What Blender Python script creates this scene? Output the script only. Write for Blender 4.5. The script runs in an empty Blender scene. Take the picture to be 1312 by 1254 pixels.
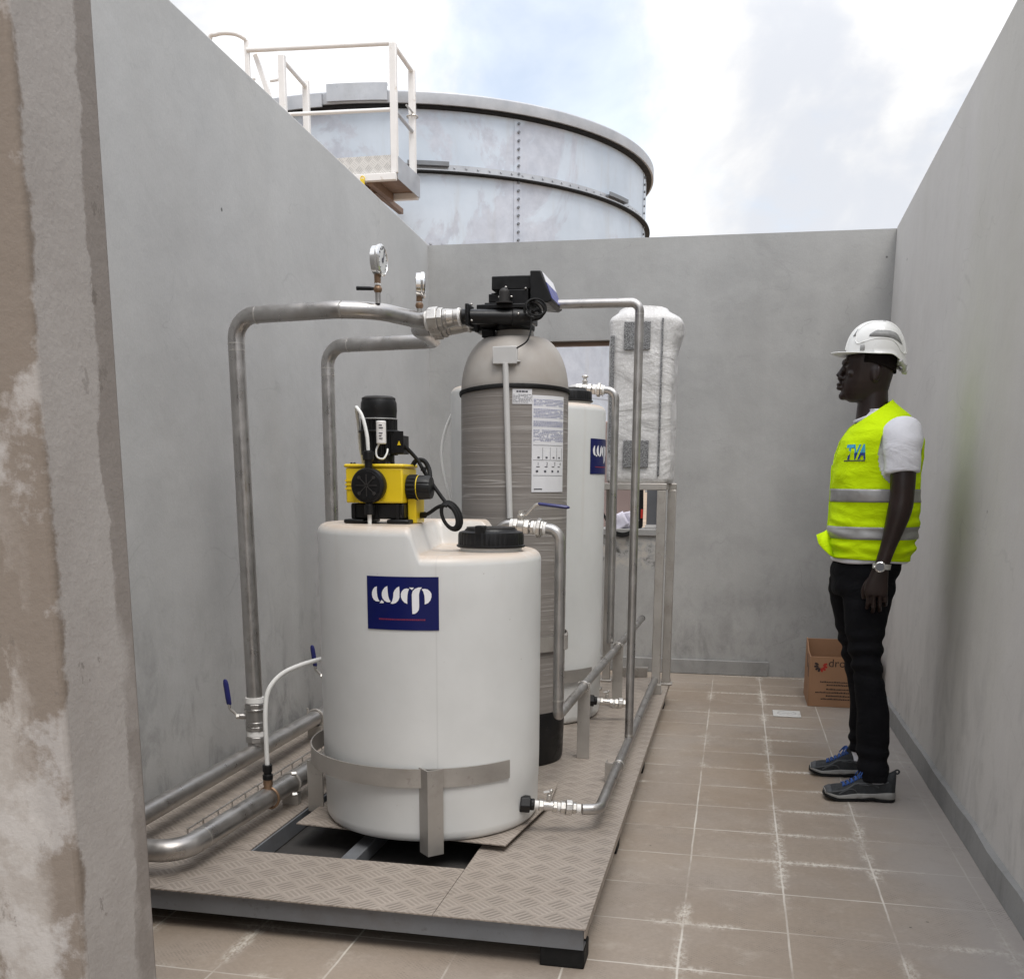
import bpy, bmesh, math, random
from mathutils import Vector, Matrix, noise as mn
random.seed(7)
PI = math.pi
SC = bpy.context.scene
COL = SC.collection
V = Vector

# ---------------------------------------------------------------- materials
class NT:
    def __init__(s, name):
        s.m = bpy.data.materials.new(name); s.m.use_nodes = True
        s.t = s.m.node_tree; s.n = s.t.nodes; s.l = s.t.links
        s.p = s.n['Principled BSDF']
        s.co = s.n.new('ShaderNodeTexCoord').outputs['Object']
    def set(s, sock, v):
        i = s.p.inputs[sock]
        if hasattr(v, 'is_output') or hasattr(v, 'links'): s.l.new(v, i)
        else: i.default_value = v
    def inp(s, node, i, v):
        if hasattr(v, 'links'): s.l.new(v, node.inputs[i])
        else: node.inputs[i].default_value = v
    def map(s, sc=(1, 1, 1), loc=(0, 0, 0), rot=(0, 0, 0)):
        n = s.n.new('ShaderNodeMapping'); s.l.new(s.co, n.inputs['Vector'])
        n.inputs['Scale'].default_value = sc; n.inputs['Location'].default_value = loc; n.inputs['Rotation'].default_value = rot
        return n.outputs[0]
    def noise(s, scale, detail=4, rough=.55, co=None, dist=0.0):
        n = s.n.new('ShaderNodeTexNoise'); s.l.new(co or s.co, n.inputs['Vector'])
        n.inputs['Scale'].default_value = scale; n.inputs['Detail'].default_value = detail
        n.inputs['Roughness'].default_value = rough; n.inputs['Distortion'].default_value = dist
        return n.outputs['Fac']
    def voro(s, scale, co=None, feature='F1'):
        n = s.n.new('ShaderNodeTexVoronoi'); n.feature = feature; s.l.new(co or s.co, n.inputs['Vector'])
        n.inputs['Scale'].default_value = scale; return n.outputs['Distance']
    def rng(s, v, a, b, c=0.0, d=1.0, smooth=False):
        n = s.n.new('ShaderNodeMapRange'); n.clamp = True
        if smooth: n.interpolation_type = 'SMOOTHSTEP'
        s.inp(n, 0, v); s.inp(n, 1, a); s.inp(n, 2, b); s.inp(n, 3, c); s.inp(n, 4, d); return n.outputs[0]
    def math(s, op, a, b=0.0, c=0.0):
        n = s.n.new('ShaderNodeMath'); n.operation = op; s.inp(n, 0, a); s.inp(n, 1, b); s.inp(n, 2, c); return n.outputs[0]
    def mix(s, f, a, b, mode='MIX'):
        n = s.n.new('ShaderNodeMix'); n.data_type = 'RGBA'; n.blend_type = mode
        s.inp(n, 0, f)
        for i, v in ((6, a), (7, b)):
            if hasattr(v, 'links'): s.l.new(v, n.inputs[i])
            else: n.inputs[i].default_value = (*v[:3], 1)
        return n.outputs[2]
    def sep(s, co=None):
        n = s.n.new('ShaderNodeSeparateXYZ'); s.l.new(co or s.co, n.inputs[0]); return n.outputs
    def bump(s, h, strength=.3, dist=.01, prev=None):
        n = s.n.new('ShaderNodeBump'); s.l.new(h, n.inputs['Height']); n.inputs['Strength'].default_value = strength
        n.inputs['Distance'].default_value = dist
        if prev is not None: s.l.new(prev, n.inputs['Normal'])
        return n.outputs[0]

def simple(name, col, rough=.5, metal=0., var=.12, scale=8., bump=0., bscale=60., rvar=.1, dirt=None, coat=0., sss=0., spec=.5):
    k = NT(name); k.set('Specular IOR Level', spec)
    f = k.rng(k.noise(scale, 6), .3, .7)
    a = tuple(min(1, c*(1+var)) for c in col); b = tuple(c*(1-var) for c in col)
    c = k.mix(f, b, a)
    if dirt:
        dc, lo, hi, ds = dirt
        c = k.mix(k.rng(k.noise(ds, 8, .65), lo, hi), c, dc)
    k.set('Base Color', c)
    k.set('Roughness', k.rng(k.noise(scale*2.3, 5), .3, .7, max(.02, rough-rvar), min(1, rough+rvar)))
    k.set('Metallic', metal)
    if coat: k.set('Coat Weight', coat)
    if sss:
        k.set('Subsurface Weight', sss); k.set('Subsurface Radius', (.02, .018, .015))
    if bump: k.set('Normal', k.bump(k.noise(bscale, 5), bump, .004))
    return k.m

def concrete(name, a, b, warm, lowstain=.5, axis='x', pits=True, warmamt=.25, marks=.685, patch=False):
    k = NT(name)
    big = k.noise(.9, 5, .6); mid = k.noise(3.2, 7, .65, dist=.6)
    st = k.noise(2.2, 5, .6, k.map((1.6, 1.6, .22)))
    f = k.math('ADD', k.math('MULTIPLY', big, .5), k.math('ADD', k.math('MULTIPLY', mid, .28), k.math('MULTIPLY', st, .22)))
    c = k.mix(k.rng(f, .36, .64), b, a)
    c = k.mix(k.math('MULTIPLY', k.rng(k.noise(.7, 4, .6, k.map((1, 1, .35), (3, 1, 5))), .46, .72), warmamt), c, warm)
    # trowel blotches
    c = k.mix(k.math('MULTIPLY', k.rng(k.noise(5.5, 8, .7, k.map((1, 1, 1), (7, 3, 1)), 1.0), .6, .74), .22), c, tuple(x*.62 for x in b))
    z = k.sep()[2]
    # damp and scuffed band near the floor
    low = k.math('MULTIPLY', k.rng(z, 0.02, .95, 1, 0), k.rng(k.noise(4.5, 8, .7, k.map((1.3, 1.3, .75), (1, 9, 2)), .5), .48, .68))
    c = k.mix(k.math('MULTIPLY', low, lowstain), c, tuple(x*.3 for x in b))
    if pits:
        pv = k.voro(3.1, k.map((1, 1, 1), (.3, .2, .6)))
        c = k.mix(k.math('MULTIPLY', k.rng(pv, .018, .03, 1, 0), .8), c, (.05, .048, .045))
        sc = k.math('MULTIPLY', k.rng(k.noise(11, 9, .8, k.map((1, 1, 1), (4, 8, 2)), 2.0), marks, marks+.035), k.rng(k.noise(1.3, 2), .45, .62))
        c = k.mix(k.math('MULTIPLY', sc, .65), c, tuple(x*.35 for x in b))
    if patch:      # raw scraped mortar under the window sill
        x = k.sep()[0]
        pm = k.math('MULTIPLY', k.rng(k.math('ABSOLUTE', k.math('SUBTRACT', x, -.66)), .2, .3, 1, 0), k.rng(k.math('ABSOLUTE', k.math('SUBTRACT', z, .80)), .06, .12, 1, 0))
        pn = k.noise(13, 8, .72)
        c = k.mix(k.math('MULTIPLY', pm, k.rng(pn, .48, .56)), c, (.46, .43, .39)); c = k.mix(k.math('MULTIPLY', pm, k.rng(pn, .46, .38)), c, (.12, .115, .105))
    c = k.mix(k.rng(k.noise(140, 4, .75), .36, .68, 0, .16), c, tuple(x*.55 for x in b))
    tr = k.rng(k.math('ABSOLUTE', k.math('SUBTRACT', k.noise(1.1, 3, .5, k.map((1, 1, 1.4), (8, 2, 4)), 1.5), .5)), 0, .006, 1, 0)
    c = k.mix(k.math('MULTIPLY', k.math('MULTIPLY', tr, k.rng(k.noise(2.4, 3), .48, .6)), .2), c, tuple(x*.5 for x in b))
    k.set('Base Color', c); k.set('Roughness', .88); k.set('Specular IOR Level', .25)
    n = k.bump(k.noise(2.6, 5, .5), .35, .03)
    n = k.bump(k.noise(85, 6, .6), .25, .002, n)
    k.set('Normal', n)
    return k.m

def pillar_mat():
    k = NT('pillar_plaster')
    f = k.noise(1.7, 7, .62, k.map((1, 1, .6)))
    c = k.mix(k.rng(f, .35, .65), (.32, .295, .275), (.43, .405, .385))
    x, y, z = k.sep()
    # brown raw render on the outer face, grey skim coat in the reveal
    edge = k.math('ADD', y, k.math('MULTIPLY', k.math('SUBTRACT', k.noise(5, 7, .7), .5), .10))
    raw = k.rng(edge, 1.318, 1.326, 1, 0)
    c = k.mix(raw, c, (.215, .18, .15))
    band = k.math('MULTIPLY', k.rng(edge, 1.460, 1.466), k.rng(k.noise(1.6, 5, .6, k.map((1, 1, .5), (2, 5, 1))), .44, .49))
    c = k.mix(k.math('MULTIPLY', band, .7), c, (.20, .175, .155))
    flake = k.math('MULTIPLY', k.rng(k.noise(3.4, 9, .68, k.map((1, 1, .55), (3, 2, 8))), .47, .51), k.rng(z, .95, 1.35, 1, 0))
    flake = k.math('MULTIPLY', flake, k.rng(y, 1.30, 1.335, 1, 0))
    flake = k.math('MULTIPLY', flake, k.rng(k.math('ADD', x, k.math('MULTIPLY', k.math('SUBTRACT', k.noise(6, 7, .7), .5), .16)), -1.045, -1.005, 1, 0))
    c = k.mix(k.math('MULTIPLY', flake, .9), c, (.52, .49, .46))
    sp = k.math('MULTIPLY', k.rng(k.noise(16, 6, .7, k.map((1, 1, .7))), .63, .67), k.rng(k.noise(2.1, 2), .42, .55))
    c = k.mix(k.math('MULTIPLY', sp, .55), c, (.13, .115, .10))
    c = k.mix(k.rng(k.noise(110, 5, .75), .36, .68, 0, .12), c, (.13, .115, .105))
    k.set('Base Color', c); k.set('Roughness', .92); k.set('Specular IOR Level', .2)
    n = k.bump(k.noise(9, 8, .7), .5, .008); n = k.bump(flake, .35, .003, n)
    n = k.bump(k.noise(120, 4), .3, .0015, n)
    k.set('Normal', n); return k.m

def tile_mat():
    k = NT('floor_tiles')
    x, y, z = k.sep()
    wob = k.math('MULTIPLY', k.math('SUBTRACT', k.noise(7, 3), .5), .006)
    u = k.math('DIVIDE', k.math('ADD', k.math('ADD', x, .0686+6), wob), .2985)
    v = k.math('DIVIDE', k.math('ADD', k.math('ADD', y, -2.569+5.76), wob), .288)
    du = k.math('ABSOLUTE', k.math('SUBTRACT', k.math('FRACT', k.math('ADD', u, .5)), .5))
    dv = k.math('ABSOLUTE', k.math('SUBTRACT', k.math('FRACT', k.math('ADD', v, .5)), .5))
    d = k.math('MINIMUM', du, dv)
    cell = k.math('ADD', k.math('MULTIPLY', k.math('FLOOR', u), 12.9898), k.math('MULTIPLY', k.math('FLOOR', v), 78.233))
    rnd = k.math('FRACT', k.math('MULTIPLY', k.math('SINE', cell), 43758.5))
    base = k.mix(k.rng(k.noise(1.4, 6, .6), .35, .65), (.285, .228, .176), (.35, .29, .233))
    base = k.mix(k.math('MULTIPLY', rnd, .34), base, (.23, .19, .155))
    base = k.mix(k.math('MULTIPLY', k.rng(k.noise(.8, 5, .6, k.map((1, 1, 1), (5, 2, 0))), .45, .7), .55), base, (.34, .31, .285))
    base = k.mix(k.rng(k.noise(65, 5, .7), .38, .66, 0, .22), base, (.16, .13, .105))
    base = k.mix(k.math('MULTIPLY', k.rng(k.noise(8, 8, .75, k.map((1, 1, 1), (7, 7, 0))), .55, .70), .35), base, (.45, .40, .34))
    # ochre damp patch and grey cement film by the right wall
    px = k.math('SUBTRACT', x, .22); py = k.math('SUBTRACT', y, 4.65)
    rr = k.math('SQRT', k.math('ADD', k.math('MULTIPLY', px, px), k.math('MULTIPLY', k.math('MULTIPLY', py, py), .3)))
    rr = k.math('ADD', rr, k.math('MULTIPLY', k.math('SUBTRACT', k.noise(4, 6), .5), .35))
    base = k.mix(k.math('MULTIPLY', k.rng(rr, .12, .42, 1, 0), .5), base, (.25, .175, .105))
    film = k.rng(k.math('ADD', x, k.math('MULTIPLY', k.math('SUBTRACT', k.noise(2.5, 6, .65), .5), .5)), .42, .72)
    base = k.mix(k.math('MULTIPLY', film, .7), base, (.315, .295, .28))
    # embossed dot rows
    s1 = k.math('SINE', k.math('MULTIPLY', x, 2*PI/.0135)); s2 = k.math('SINE', k.math('MULTIPLY', y, 2*PI/.0135))
    dots = k.rng(k.math('MULTIPLY', s1, s2), .05, .5)
    patch = k.rng(k.noise(3.6, 6, .65, k.map((1, 1, 1), (2, 7, 0))), .46, .62)
    base = k.mix(k.math('MULTIPLY', k.math('MULTIPLY', dots, k.math('MULTIPLY', patch, k.rng(k.noise(22, 4, .6), .42, .6))), .5), base, (.13, .11, .095))
    # lime film squeezed from the joints
    near = k.rng(k.math('ADD', d, k.math('MULTIPLY', k.math('SUBTRACT', k.noise(14, 5, .7), .5), .12)), .0, .10, 1, 0)
    lime = k.math('MULTIPLY', near, k.rng(k.noise(1.9, 5, .62, k.map((.9, 1, 1), (1, 4, 0)), .3), .50, .60))
    lime = k.math('MULTIPLY', lime, k.rng(k.noise(75, 5, .7, k.map((1, .55, 1))), .42, .58))
    lime = k.math('MULTIPLY', lime, k.rng(x, .55, .8, 1, .25))
    base = k.mix(k.math('MULTIPLY', lime, .85), base, (.66, .62, .55))
    gr = k.rng(d, .006, .013, 1, 0)
    grv = k.rng(k.noise(2.2, 6, .6, k.map((1, 1, 1), (9, 1, 0))), .38, .60, .06, .85)
    gr2 = k.math('MULTIPLY', k.math('MULTIPLY', gr, grv), k.rng(film, .2, .9, 1, .22))
    base = k.mix(gr2, base, (.62, .58, .52))
    sp = k.rng(k.voro(9, k.map((1, 1, 1))), .035, .05, 1, 0)
    base = k.mix(k.math('MULTIPLY', k.math('MULTIPLY', sp, k.rng(k.noise(1.9, 2), .5, .6)), .7), base, (.06, .05, .04))
    k.set('Base Color', base); k.set('Roughness', k.rng(k.noise(5, 5), .3, .7, .55, .8)); k.set('Specular IOR Level', .35)
    n = k.bump(gr, -.35, .002); n = k.bump(dots, .07, .001, n); n = k.bump(k.noise(40, 5), .15, .002, n)
    k.set('Normal', n); return k.m

def checker_mat(name, col, dusty, amt=1.0, upright=False):
    k = NT(name)
    if upright:
        q = k.n.new('ShaderNodeCombineXYZ'); a_ = k.sep(); k.l.new(a_[0], q.inputs[0]); k.l.new(a_[2], q.inputs[1]); k.co = q.outputs[0]
    co = k.map((1/.062, 1/.062, 1), (.3, .2, 0), (0, 0, math.radians(42)))
    x, y, z = k.sep(co)
    fu = k.math('FRACT', k.math('ADD', x, 50)); fv = k.math('FRACT', k.math('ADD', y, 50))
    par = k.math('MODULO', k.math('ADD', k.math('FLOOR', k.math('ADD', x, 50)), k.math('FLOOR', k.math('ADD', y, 50))), 2)
    def mixv(a, b): return k.math('ADD', k.math('MULTIPLY', a, k.math('SUBTRACT', 1, par)), k.math('MULTIPLY', b, par))
    a = mixv(fu, fv); b = mixv(fv, fu)
    bars = k.rng(k.math('SINE', k.math('MULTIPLY', a, 2*PI*4)), -.1, .6)
    m = k.math('MULTIPLY', k.rng(k.math('ABSOLUTE', k.math('SUBTRACT', b, .5)), .33, .42, 1, 0), k.rng(k.math('ABSOLUTE', k.math('SUBTRACT', a, .5)), .43, .47, 1, 0))
    h = k.math('MULTIPLY', bars, m)
    c = k.mix(k.rng(k.noise(2.3, 7, .65), .35, .68), dusty, col)
    c = k.mix(k.math('MULTIPLY', k.math('MULTIPLY', k.math('SUBTRACT', 1, bars), m), .62*amt), c, tuple(v*.42 for v in dusty))
    c = k.mix(k.math('MULTIPLY', h, .25*amt), c, tuple(min(1, v*1.35) for v in col))
    c = k.mix(k.math('MULTIPLY', par, .24), c, tuple(min(1, v*1.25) for v in col))
    c = k.mix(k.math('MULTIPLY', k.rng(k.noise(14, 8, .75), .62, .72), .5), c, (.13, .10, .08))
    k.set('Base Color', c); k.set('Metallic', .25); k.set('Roughness', k.rng(k.noise(4, 5), .3, .7, .42, .66))
    n = k.bump(h, .55*amt, .003); n = k.bump(k.noise(70, 4), .12, .002, n); k.set('Normal', n)
    return k.m

def steel(name, col=(.44, .425, .41), rough=.34, metal=.92, scale=9, stain=(.20, .155, .12)):
    k = NT(name)
    c = k.mix(k.rng(k.noise(scale, 6, .6), .3, .7), tuple(v*.82 for v in col), tuple(min(1, v*1.12) for v in col))
    c = k.mix(k.math('MULTIPLY', k.rng(k.noise(3.1, 7, .7, k.map((1, 1, 1), (3, 6, 1))), .52, .72), .4), c, stain)
    c = k.mix(k.math('MULTIPLY', k.rng(k.noise(38, 6, .7), .6, .72), .35), c, tuple(v*.5 for v in stain))
    k.set('Base Color', c); k.set('Metallic', metal)
    k.set('Roughness', k.rng(k.noise(scale*2, 5), .3, .7, rough-.1, rough+.16))
    k.set('Normal', k.bump(k.noise(55, 5, .6), .1, .002)); return k.m

def galv_mat():
    k = NT('galvanised_panel')
    co = k.map((1, 1, 1))
    c = k.mix(k.rng(k.noise(1.0, 5, .6), .35, .65), (.47, .52, .58), (.58, .63, .69))
    p = k.rng(k.noise(.75, 9, .66, k.map((1, 1, .8), (2.4, 5.1, 1.3)), .8), .48, .52)
    c = k.mix(k.math('MULTIPLY', p, .75), c, k.mix(k.rng(k.noise(7, 6, .7), .35, .7), (.40, .41, .46), (.54, .55, .60)))
    c = k.mix(k.math('MULTIPLY', k.rng(k.noise(5, 5, .7, k.map((1, 1, .12), (1, 3, 2))), .56, .7), .3), c, (.44, .42, .40))
    c = k.mix(k.rng(k.noise(30, 4, .7), .70, .75, 0, .4), c, (.22, .2, .19))
    k.set('Base Color', c); k.set('Metallic', .35); k.set('Roughness', k.rng(k.noise(6, 4), .3, .7, .38, .58)); return k.m

def frp_mat():
    k = NT('wound_fibreglass')
    x, y, z = k.sep()
    ang = k.math('ARCTAN2', y, x)
    cc = k.n.new('ShaderNodeCombineXYZ')
    k.l.new(k.math('MULTIPLY', ang, .25), cc.inputs[0]); k.l.new(z, cc.inputs[2])
    cv = cc.outputs[0]
    def st(scx, scz, loc):
        n = k.n.new('ShaderNodeMapping'); k.l.new(cv, n.inputs['Vector']); n.inputs['Scale'].default_value = (scx, 1, scz); n.inputs['Location'].default_value = loc
        return n.outputs[0]
    f = k.noise(1, 4, .6, st(.9, 75, (0, 0, 0)))
    g = k.noise(1, 2, .5, st(.45, 24, (4, 0, 3)))
    h = k.noise(1, 4, .65, st(1.6, 150, (9, 0, 1)))
    c = k.mix(k.rng(f, .3, .7), (.175, .158, .144), (.25, .23, .212))
    line = k.math('MULTIPLY', k.rng(k.math('ABSOLUTE', k.math('SUBTRACT', g, .5)), .0, .016, 1, 0), k.rng(k.noise(1, 3, .6, st(3, 9, (2, 0, 7))), .35, .6))
    c = k.mix(k.math('MULTIPLY', line, .6), c, (.44, .42, .40))
    line2 = k.rng(h, .66, .74)
    c = k.mix(k.math('MULTIPLY', line2, .5), c, (.12, .105, .095))
    # smooth dusty cap
    cap = k.rng(z, 1.47, 1.53)
    c = k.mix(cap, c, k.mix(k.rng(k.noise(6, 6), .35, .65), (.31, .28, .25), (.365, .345, .32)))
    k.set('Base Color', c); k.set('Roughness', .5); k.set('Specular IOR Level', .4)
    inv = k.math('SUBTRACT', 1, cap)
    n = k.bump(k.math('MULTIPLY', k.math('ADD', f, k.math('MULTIPLY', line, .8)), inv), .4, .004)
    k.set('Normal', n); return k.m

def hdpe_mat():
    k = NT('white_polyethylene')
    x, y, z = k.sep()
    c = k.mix(k.rng(k.noise(2.4, 5, .6), .35, .65), (.585, .59, .58), (.65, .655, .645))
    nz = k.n.new('ShaderNodeNewGeometry'); s = k.n.new('ShaderNodeSeparateXYZ'); k.l.new(nz.outputs['Normal'], s.inputs[0])
    # dust settled on the top ledges
    dust = k.math('MULTIPLY', k.rng(s.outputs[2], .2, .8), k.rng(k.noise(9, 7, .7), .22, .5))
    c = k.mix(k.math('MULTIPLY', dust, .8), c, (.47, .37, .28))
    c = k.mix(k.math('MULTIPLY', k.rng(k.noise(60, 6, .7), .68, .72), .5), c, (.3, .27, .24))
    run = k.math('MULTIPLY', k.rng(k.noise(3, 5, .6, k.map((6, 6, .35), (2, 2, 0))), .56, .72), k.rng(z, .7, 1.0))
    c = k.mix(k.math('MULTIPLY', run, .22), c, (.50, .44, .37))
    sc = k.math('MULTIPLY', k.rng(k.noise(9, 8, .75, k.map((1, 1, 3), (4, 1, 6), (.3, .2, 0)), 2.5), .66, .70), k.rng(k.noise(2.2, 3), .5, .62))
    c = k.mix(k.math('MULTIPLY', sc, .35), c, (.30, .29, .27))
    c = k.mix(k.rng(k.math('ABSOLUTE', k.math('SUBTRACT', x, .12)), .0015, .003, k.rng(y, -.2, -.1, .16, 0), 0), c, (.3, .3, .29))
    k.set('Base Color', c); k.set('Roughness', k.rng(k.noise(7, 4), .3, .7, .3, .46))
    k.set('Subsurface Weight', .12); k.set('Subsurface Radius', (.03, .028, .025))
    k.set('Normal', k.bump(k.noise(5, 3), .06, .02)); return k.m

def wrap_mat():
    k = NT('bubble_wrap')
    c = k.mix(k.rng(k.noise(5, 6, .65), .35, .65), (.50, .49, .48), (.68, .67, .66))
    cells = k.voro(95)
    c = k.mix(k.math('MULTIPLY', k.rng(cells, .25, .55), .35), c, (.36, .35, .34))
    k.set('Base Color', c); k.set('Roughness', .45); k.set('Specular IOR Level', .5)
    n = k.bump(k.noise(3.6, 4, .55, k.map((1, 1, 2.2), (0, 0, 0), (.4, .5, 0)), .8), .6, .03)
    n = k.bump(cells, -.5, .003, n); k.set('Normal', n); return k.m

def pad_mat():
    k = NT('speckled_pad')
    c = k.mix(k.rng(k.noise(170, 3, .6), .45, .56), (.075, .075, .078), (.27, .27, .27))
    k.set('Base Color', c); k.set('Roughness', .5); k.set('Normal', k.bump(k.voro(110), -.4, .003)); return k.m

def vest_mat():
    k = NT('hi_vis_mesh')
    c = k.mix(k.rng(k.noise(7, 5), .3, .7), (.52, .74, .001), (.62, .86, .004))
    k.set('Base Color', c); k.set('Roughness', .8); k.set('Specular IOR Level', .12)
    k.set('Normal', k.bump(k.noise(420, 2), .2, .001, k.bump(k.noise(16, 5, .6, k.map((1, 1, 1.8)), .8), .5, .014))); return k.m

def fabric(name, a, b, fold=.35, fs=14, rough=.9):
    k = NT(name)
    k.set('Base Color', k.mix(k.rng(k.noise(9, 6), .3, .7), a, b)); k.set('Roughness', rough); k.set('Specular IOR Level', .12)
    k.set('Normal', k.bump(k.noise(500, 2), .15, .001, k.bump(k.noise(fs, 4, .55, k.map((1, 1, 1.7)), 1.0), fold, .016))); return k.m

def logo_mat():
    k = NT('two_tone_print'); z = k.sep()[2]
    k.set('Base Color', k.mix(k.rng(z, 1.383, 1.385), (.01, .035, .22), (.05, .36, .62))); k.set('Roughness', .6); return k.m

M = {}
M['wall_left'] = concrete('cement_plaster_cool', (.475, .468, .455), (.40, .395, .385), (.43, .405, .37), .78)
M['wall_right'] = concrete('cement_plaster_warm', (.61, .59, .565), (.53, .51, .488), (.47, .465, .36), .4, warmamt=.3)
M['wall_back'] = concrete('cement_plaster_grey', (.425, .42, .408), (.295, .292, .285), (.37, .35, .32), .5, marks=.66, patch=True)
M['pillar'] = pillar_mat()
M['skirt'] = concrete('cement_skirting', (.33, .325, .315), (.25, .247, .24), (.3, .28, .25), .3, pits=False)
M['tile'] = tile_mat()
M['ground'] = simple('dry_earth', (.30, .22, .15), .95, var=.3, scale=2, bump=.4, bscale=30)
M['checker'] = checker_mat('dusty_checker_plate', (.36, .312, .27), (.30, .255, .215), .75)
M['toeplate'] = checker_mat('pale_checker_plate', (.62, .60, .57), (.54, .52, .49), .6, True)
M['steel'] = steel('stainless_pipe')
M['steel_b'] = steel('bright_fitting', (.55, .53, .50), .32, .8, 14)
M['steel_flat'] = steel('stainless_flat', (.43, .405, .375), .45, .6, 5)
M['frame'] = steel('painted_channel', (.19, .20, .215), .5, .35, 5, (.12, .10, .085))
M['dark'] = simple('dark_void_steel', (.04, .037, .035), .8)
M['galv'] = galv_mat()
M['galv_grey'] = steel('galvanised_trim', (.45, .46, .48), .45, .5, 4, (.33, .32, .31))
M['white_paint'] = simple('white_painted_steel', (.74, .72, .70), .45, var=.05, dirt=((.45, .38, .3), .62, .75, 9))
M['brown_paint'] = simple('brown_primer', (.20, .13, .09), .6, var=.2)
M['hdpe'] = hdpe_mat()
M['frp'] = frp_mat()
M['blk'] = simple('black_plastic', (.007, .007, .0075), .42, spec=.32, var=.25, scale=20, dirt=((.06, .055, .05), .64, .76, 18))
M['blk_matt'] = simple('black_rubber_and_shade', (.009, .0088, .0088), .7, spec=.25, var=.2, scale=20)
M['blk_dusty'] = simple('dusty_black_cap', (.03, .028, .027), .6, spec=.3, var=.3, scale=12)
M['yellow'] = simple('yellow_enamel', (.72, .52, .012), .38, var=.07, scale=7, dirt=((.35, .24, .05), .66, .76, 16), coat=.2)
M['wtube'] = simple('white_tubing', (.72, .72, .70), .35, var=.05)
M['tape'] = simple('thread_tape', (.75, .74, .72), .6, var=.06)
M['navy'] = simple('navy_sticker', (.004, .0075, .082), .4, spec=.25, var=.12, scale=10)
M['white_ink'] = simple('white_ink', (.78, .78, .80), .5, var=.03)
M['red_ink'] = simple('red_ink', (.22, .02, .05), .5, var=.05)
M['ink'] = simple('dark_ink', (.06, .06, .075), .6, var=.1)
M['blue_ink'] = simple('blue_ink', (.10, .12, .30), .6, var=.1)
M['paper'] = simple('white_label', (.66, .66, .68), .5, var=.05)
M['blueh'] = simple('blue_handle_sleeve', (.012, .014, .11), .38, var=.1)
M['pvc'] = simple('grey_conduit', (.50, .495, .485), .42, var=.05)
M['brass'] = simple('tarnished_brass', (.25, .16, .10), .42, metal=.6, var=.2)
M['glass_dial'] = simple('dial_face', (.62, .62, .60), .15, var=.03, coat=.6)
M['chrome'] = simple('polished_case', (.70, .69, .67), .2, metal=.9, var=.05)
M['wrap'] = wrap_mat(); M['pad'] = pad_mat()
M['card'] = simple('brown_cardboard', (.32, .175, .095), .85, var=.08, scale=6, bump=.1, bscale=120)
M['card_in'] = simple('inner_cardboard', (.24, .14, .085), .9, var=.08)
M['box_ink'] = simple('box_print', (.035, .022, .02), .8, var=.1)
M['box_red'] = simple('box_red_print', (.40, .03, .02), .8, var=.1)
M['pink'] = simple('pink_render', (.50, .38, .35), .9, var=.08, scale=3)
M['grey_sheet'] = simple('grey_sheet_steel', (.14, .145, .155), .5, var=.1)
M['red'] = simple('red_plastic', (.45, .02, .01), .5, var=.1)
M['lilac_paper'] = simple('crumpled_paper', (.66, .64, .74), .7, var=.08, scale=30)
M['drain'] = simple('pale_drain_cover', (.62, .61, .58), .5, var=.08, dirt=((.4, .36, .32), .58, .7, 20))
M['skin'] = simple('dark_brown_skin', (.017, .0078, .0058), .42, spec=.4, var=.2, scale=14, bump=.1, bscale=90)
M['hair'] = simple('cropped_black_hair', (.007, .0045, .004), .85, spec=.15, var=.2, scale=60, bump=.5, bscale=300)
M['nail'] = simple('fingernail', (.11, .065, .05), .4, var=.05)
M['eye'] = simple('eye_white', (.10, .085, .08), .4, spec=.2, var=.03)
M['vest'] = vest_mat()
M['reflect'] = simple('reflective_tape', (.30, .295, .29), .38, metal=.25, var=.12, scale=22, bump=.2, bscale=30)
M['tee'] = fabric('white_cotton', (.66, .66, .70), (.73, .73, .77), .5, 8)
M['trouser'] = fabric('black_cotton_twill', (.0045, .0045, .0055), (.0075, .0075, .009), .45, 12)
M['helmet'] = simple('white_helmet_shell', (.74, .74, .72), .3, var=.03, scale=5, coat=.3, dirt=((.5, .45, .4), .66, .76, 22))
M['grey_tape'] = simple('grey_reflector', (.26, .26, .255), .5, var=.15, scale=60)
M['shoe'] = simple('dark_grey_mesh', (.02, .022, .024), .75, var=.3, scale=50, bump=.4, bscale=300)
M['shoe2'] = simple('grey_overlay', (.055, .058, .062), .6, var=.15, scale=30)
M['sole'] = simple('pale_midsole', (.25, .243, .23), .6, var=.12, scale=25)
M['lace'] = simple('blue_lace', (.02, .07, .26), .7, var=.2, scale=60)
M['tva'] = logo_mat()
# ---------------------------------------------------------------- mesh building
def frame_from(d):
    d = V(d).normalized(); a = V((0, 0, 1)) if abs(d.z) < .9 else V((1, 0, 0))
    u = d.cross(a).normalized(); return u, d.cross(u).normalized()*-1, d

def fillet(pts, r, seg=8):
    pts = [V(p) for p in pts]; out = [pts[0]]
    for i in range(1, len(pts)-1):
        p = pts[i]; a = pts[i-1]-p; b = pts[i+1]-p; la, lb = a.length, b.length; a.normalize(); b.normalize()
        ang = a.angle(b)
        if ang > PI-.02: out.append(p); continue
        rr = r[i-1] if isinstance(r, (list, tuple)) else r
        t = min(rr/math.tan(ang/2), la*.49, lb*.49); rr = t*math.tan(ang/2)
        c = p+(a+b).normalized()*(rr/math.sin(ang/2)); s = p+a*t-c; e = p+b*t-c
        tot = s.angle(e); ax = s.cross(e).normalized()
        for k in range(seg+1): out.append(c+Matrix.Rotation(tot*k/seg, 3, ax)@s)
    out.append(pts[-1]); return out

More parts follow.
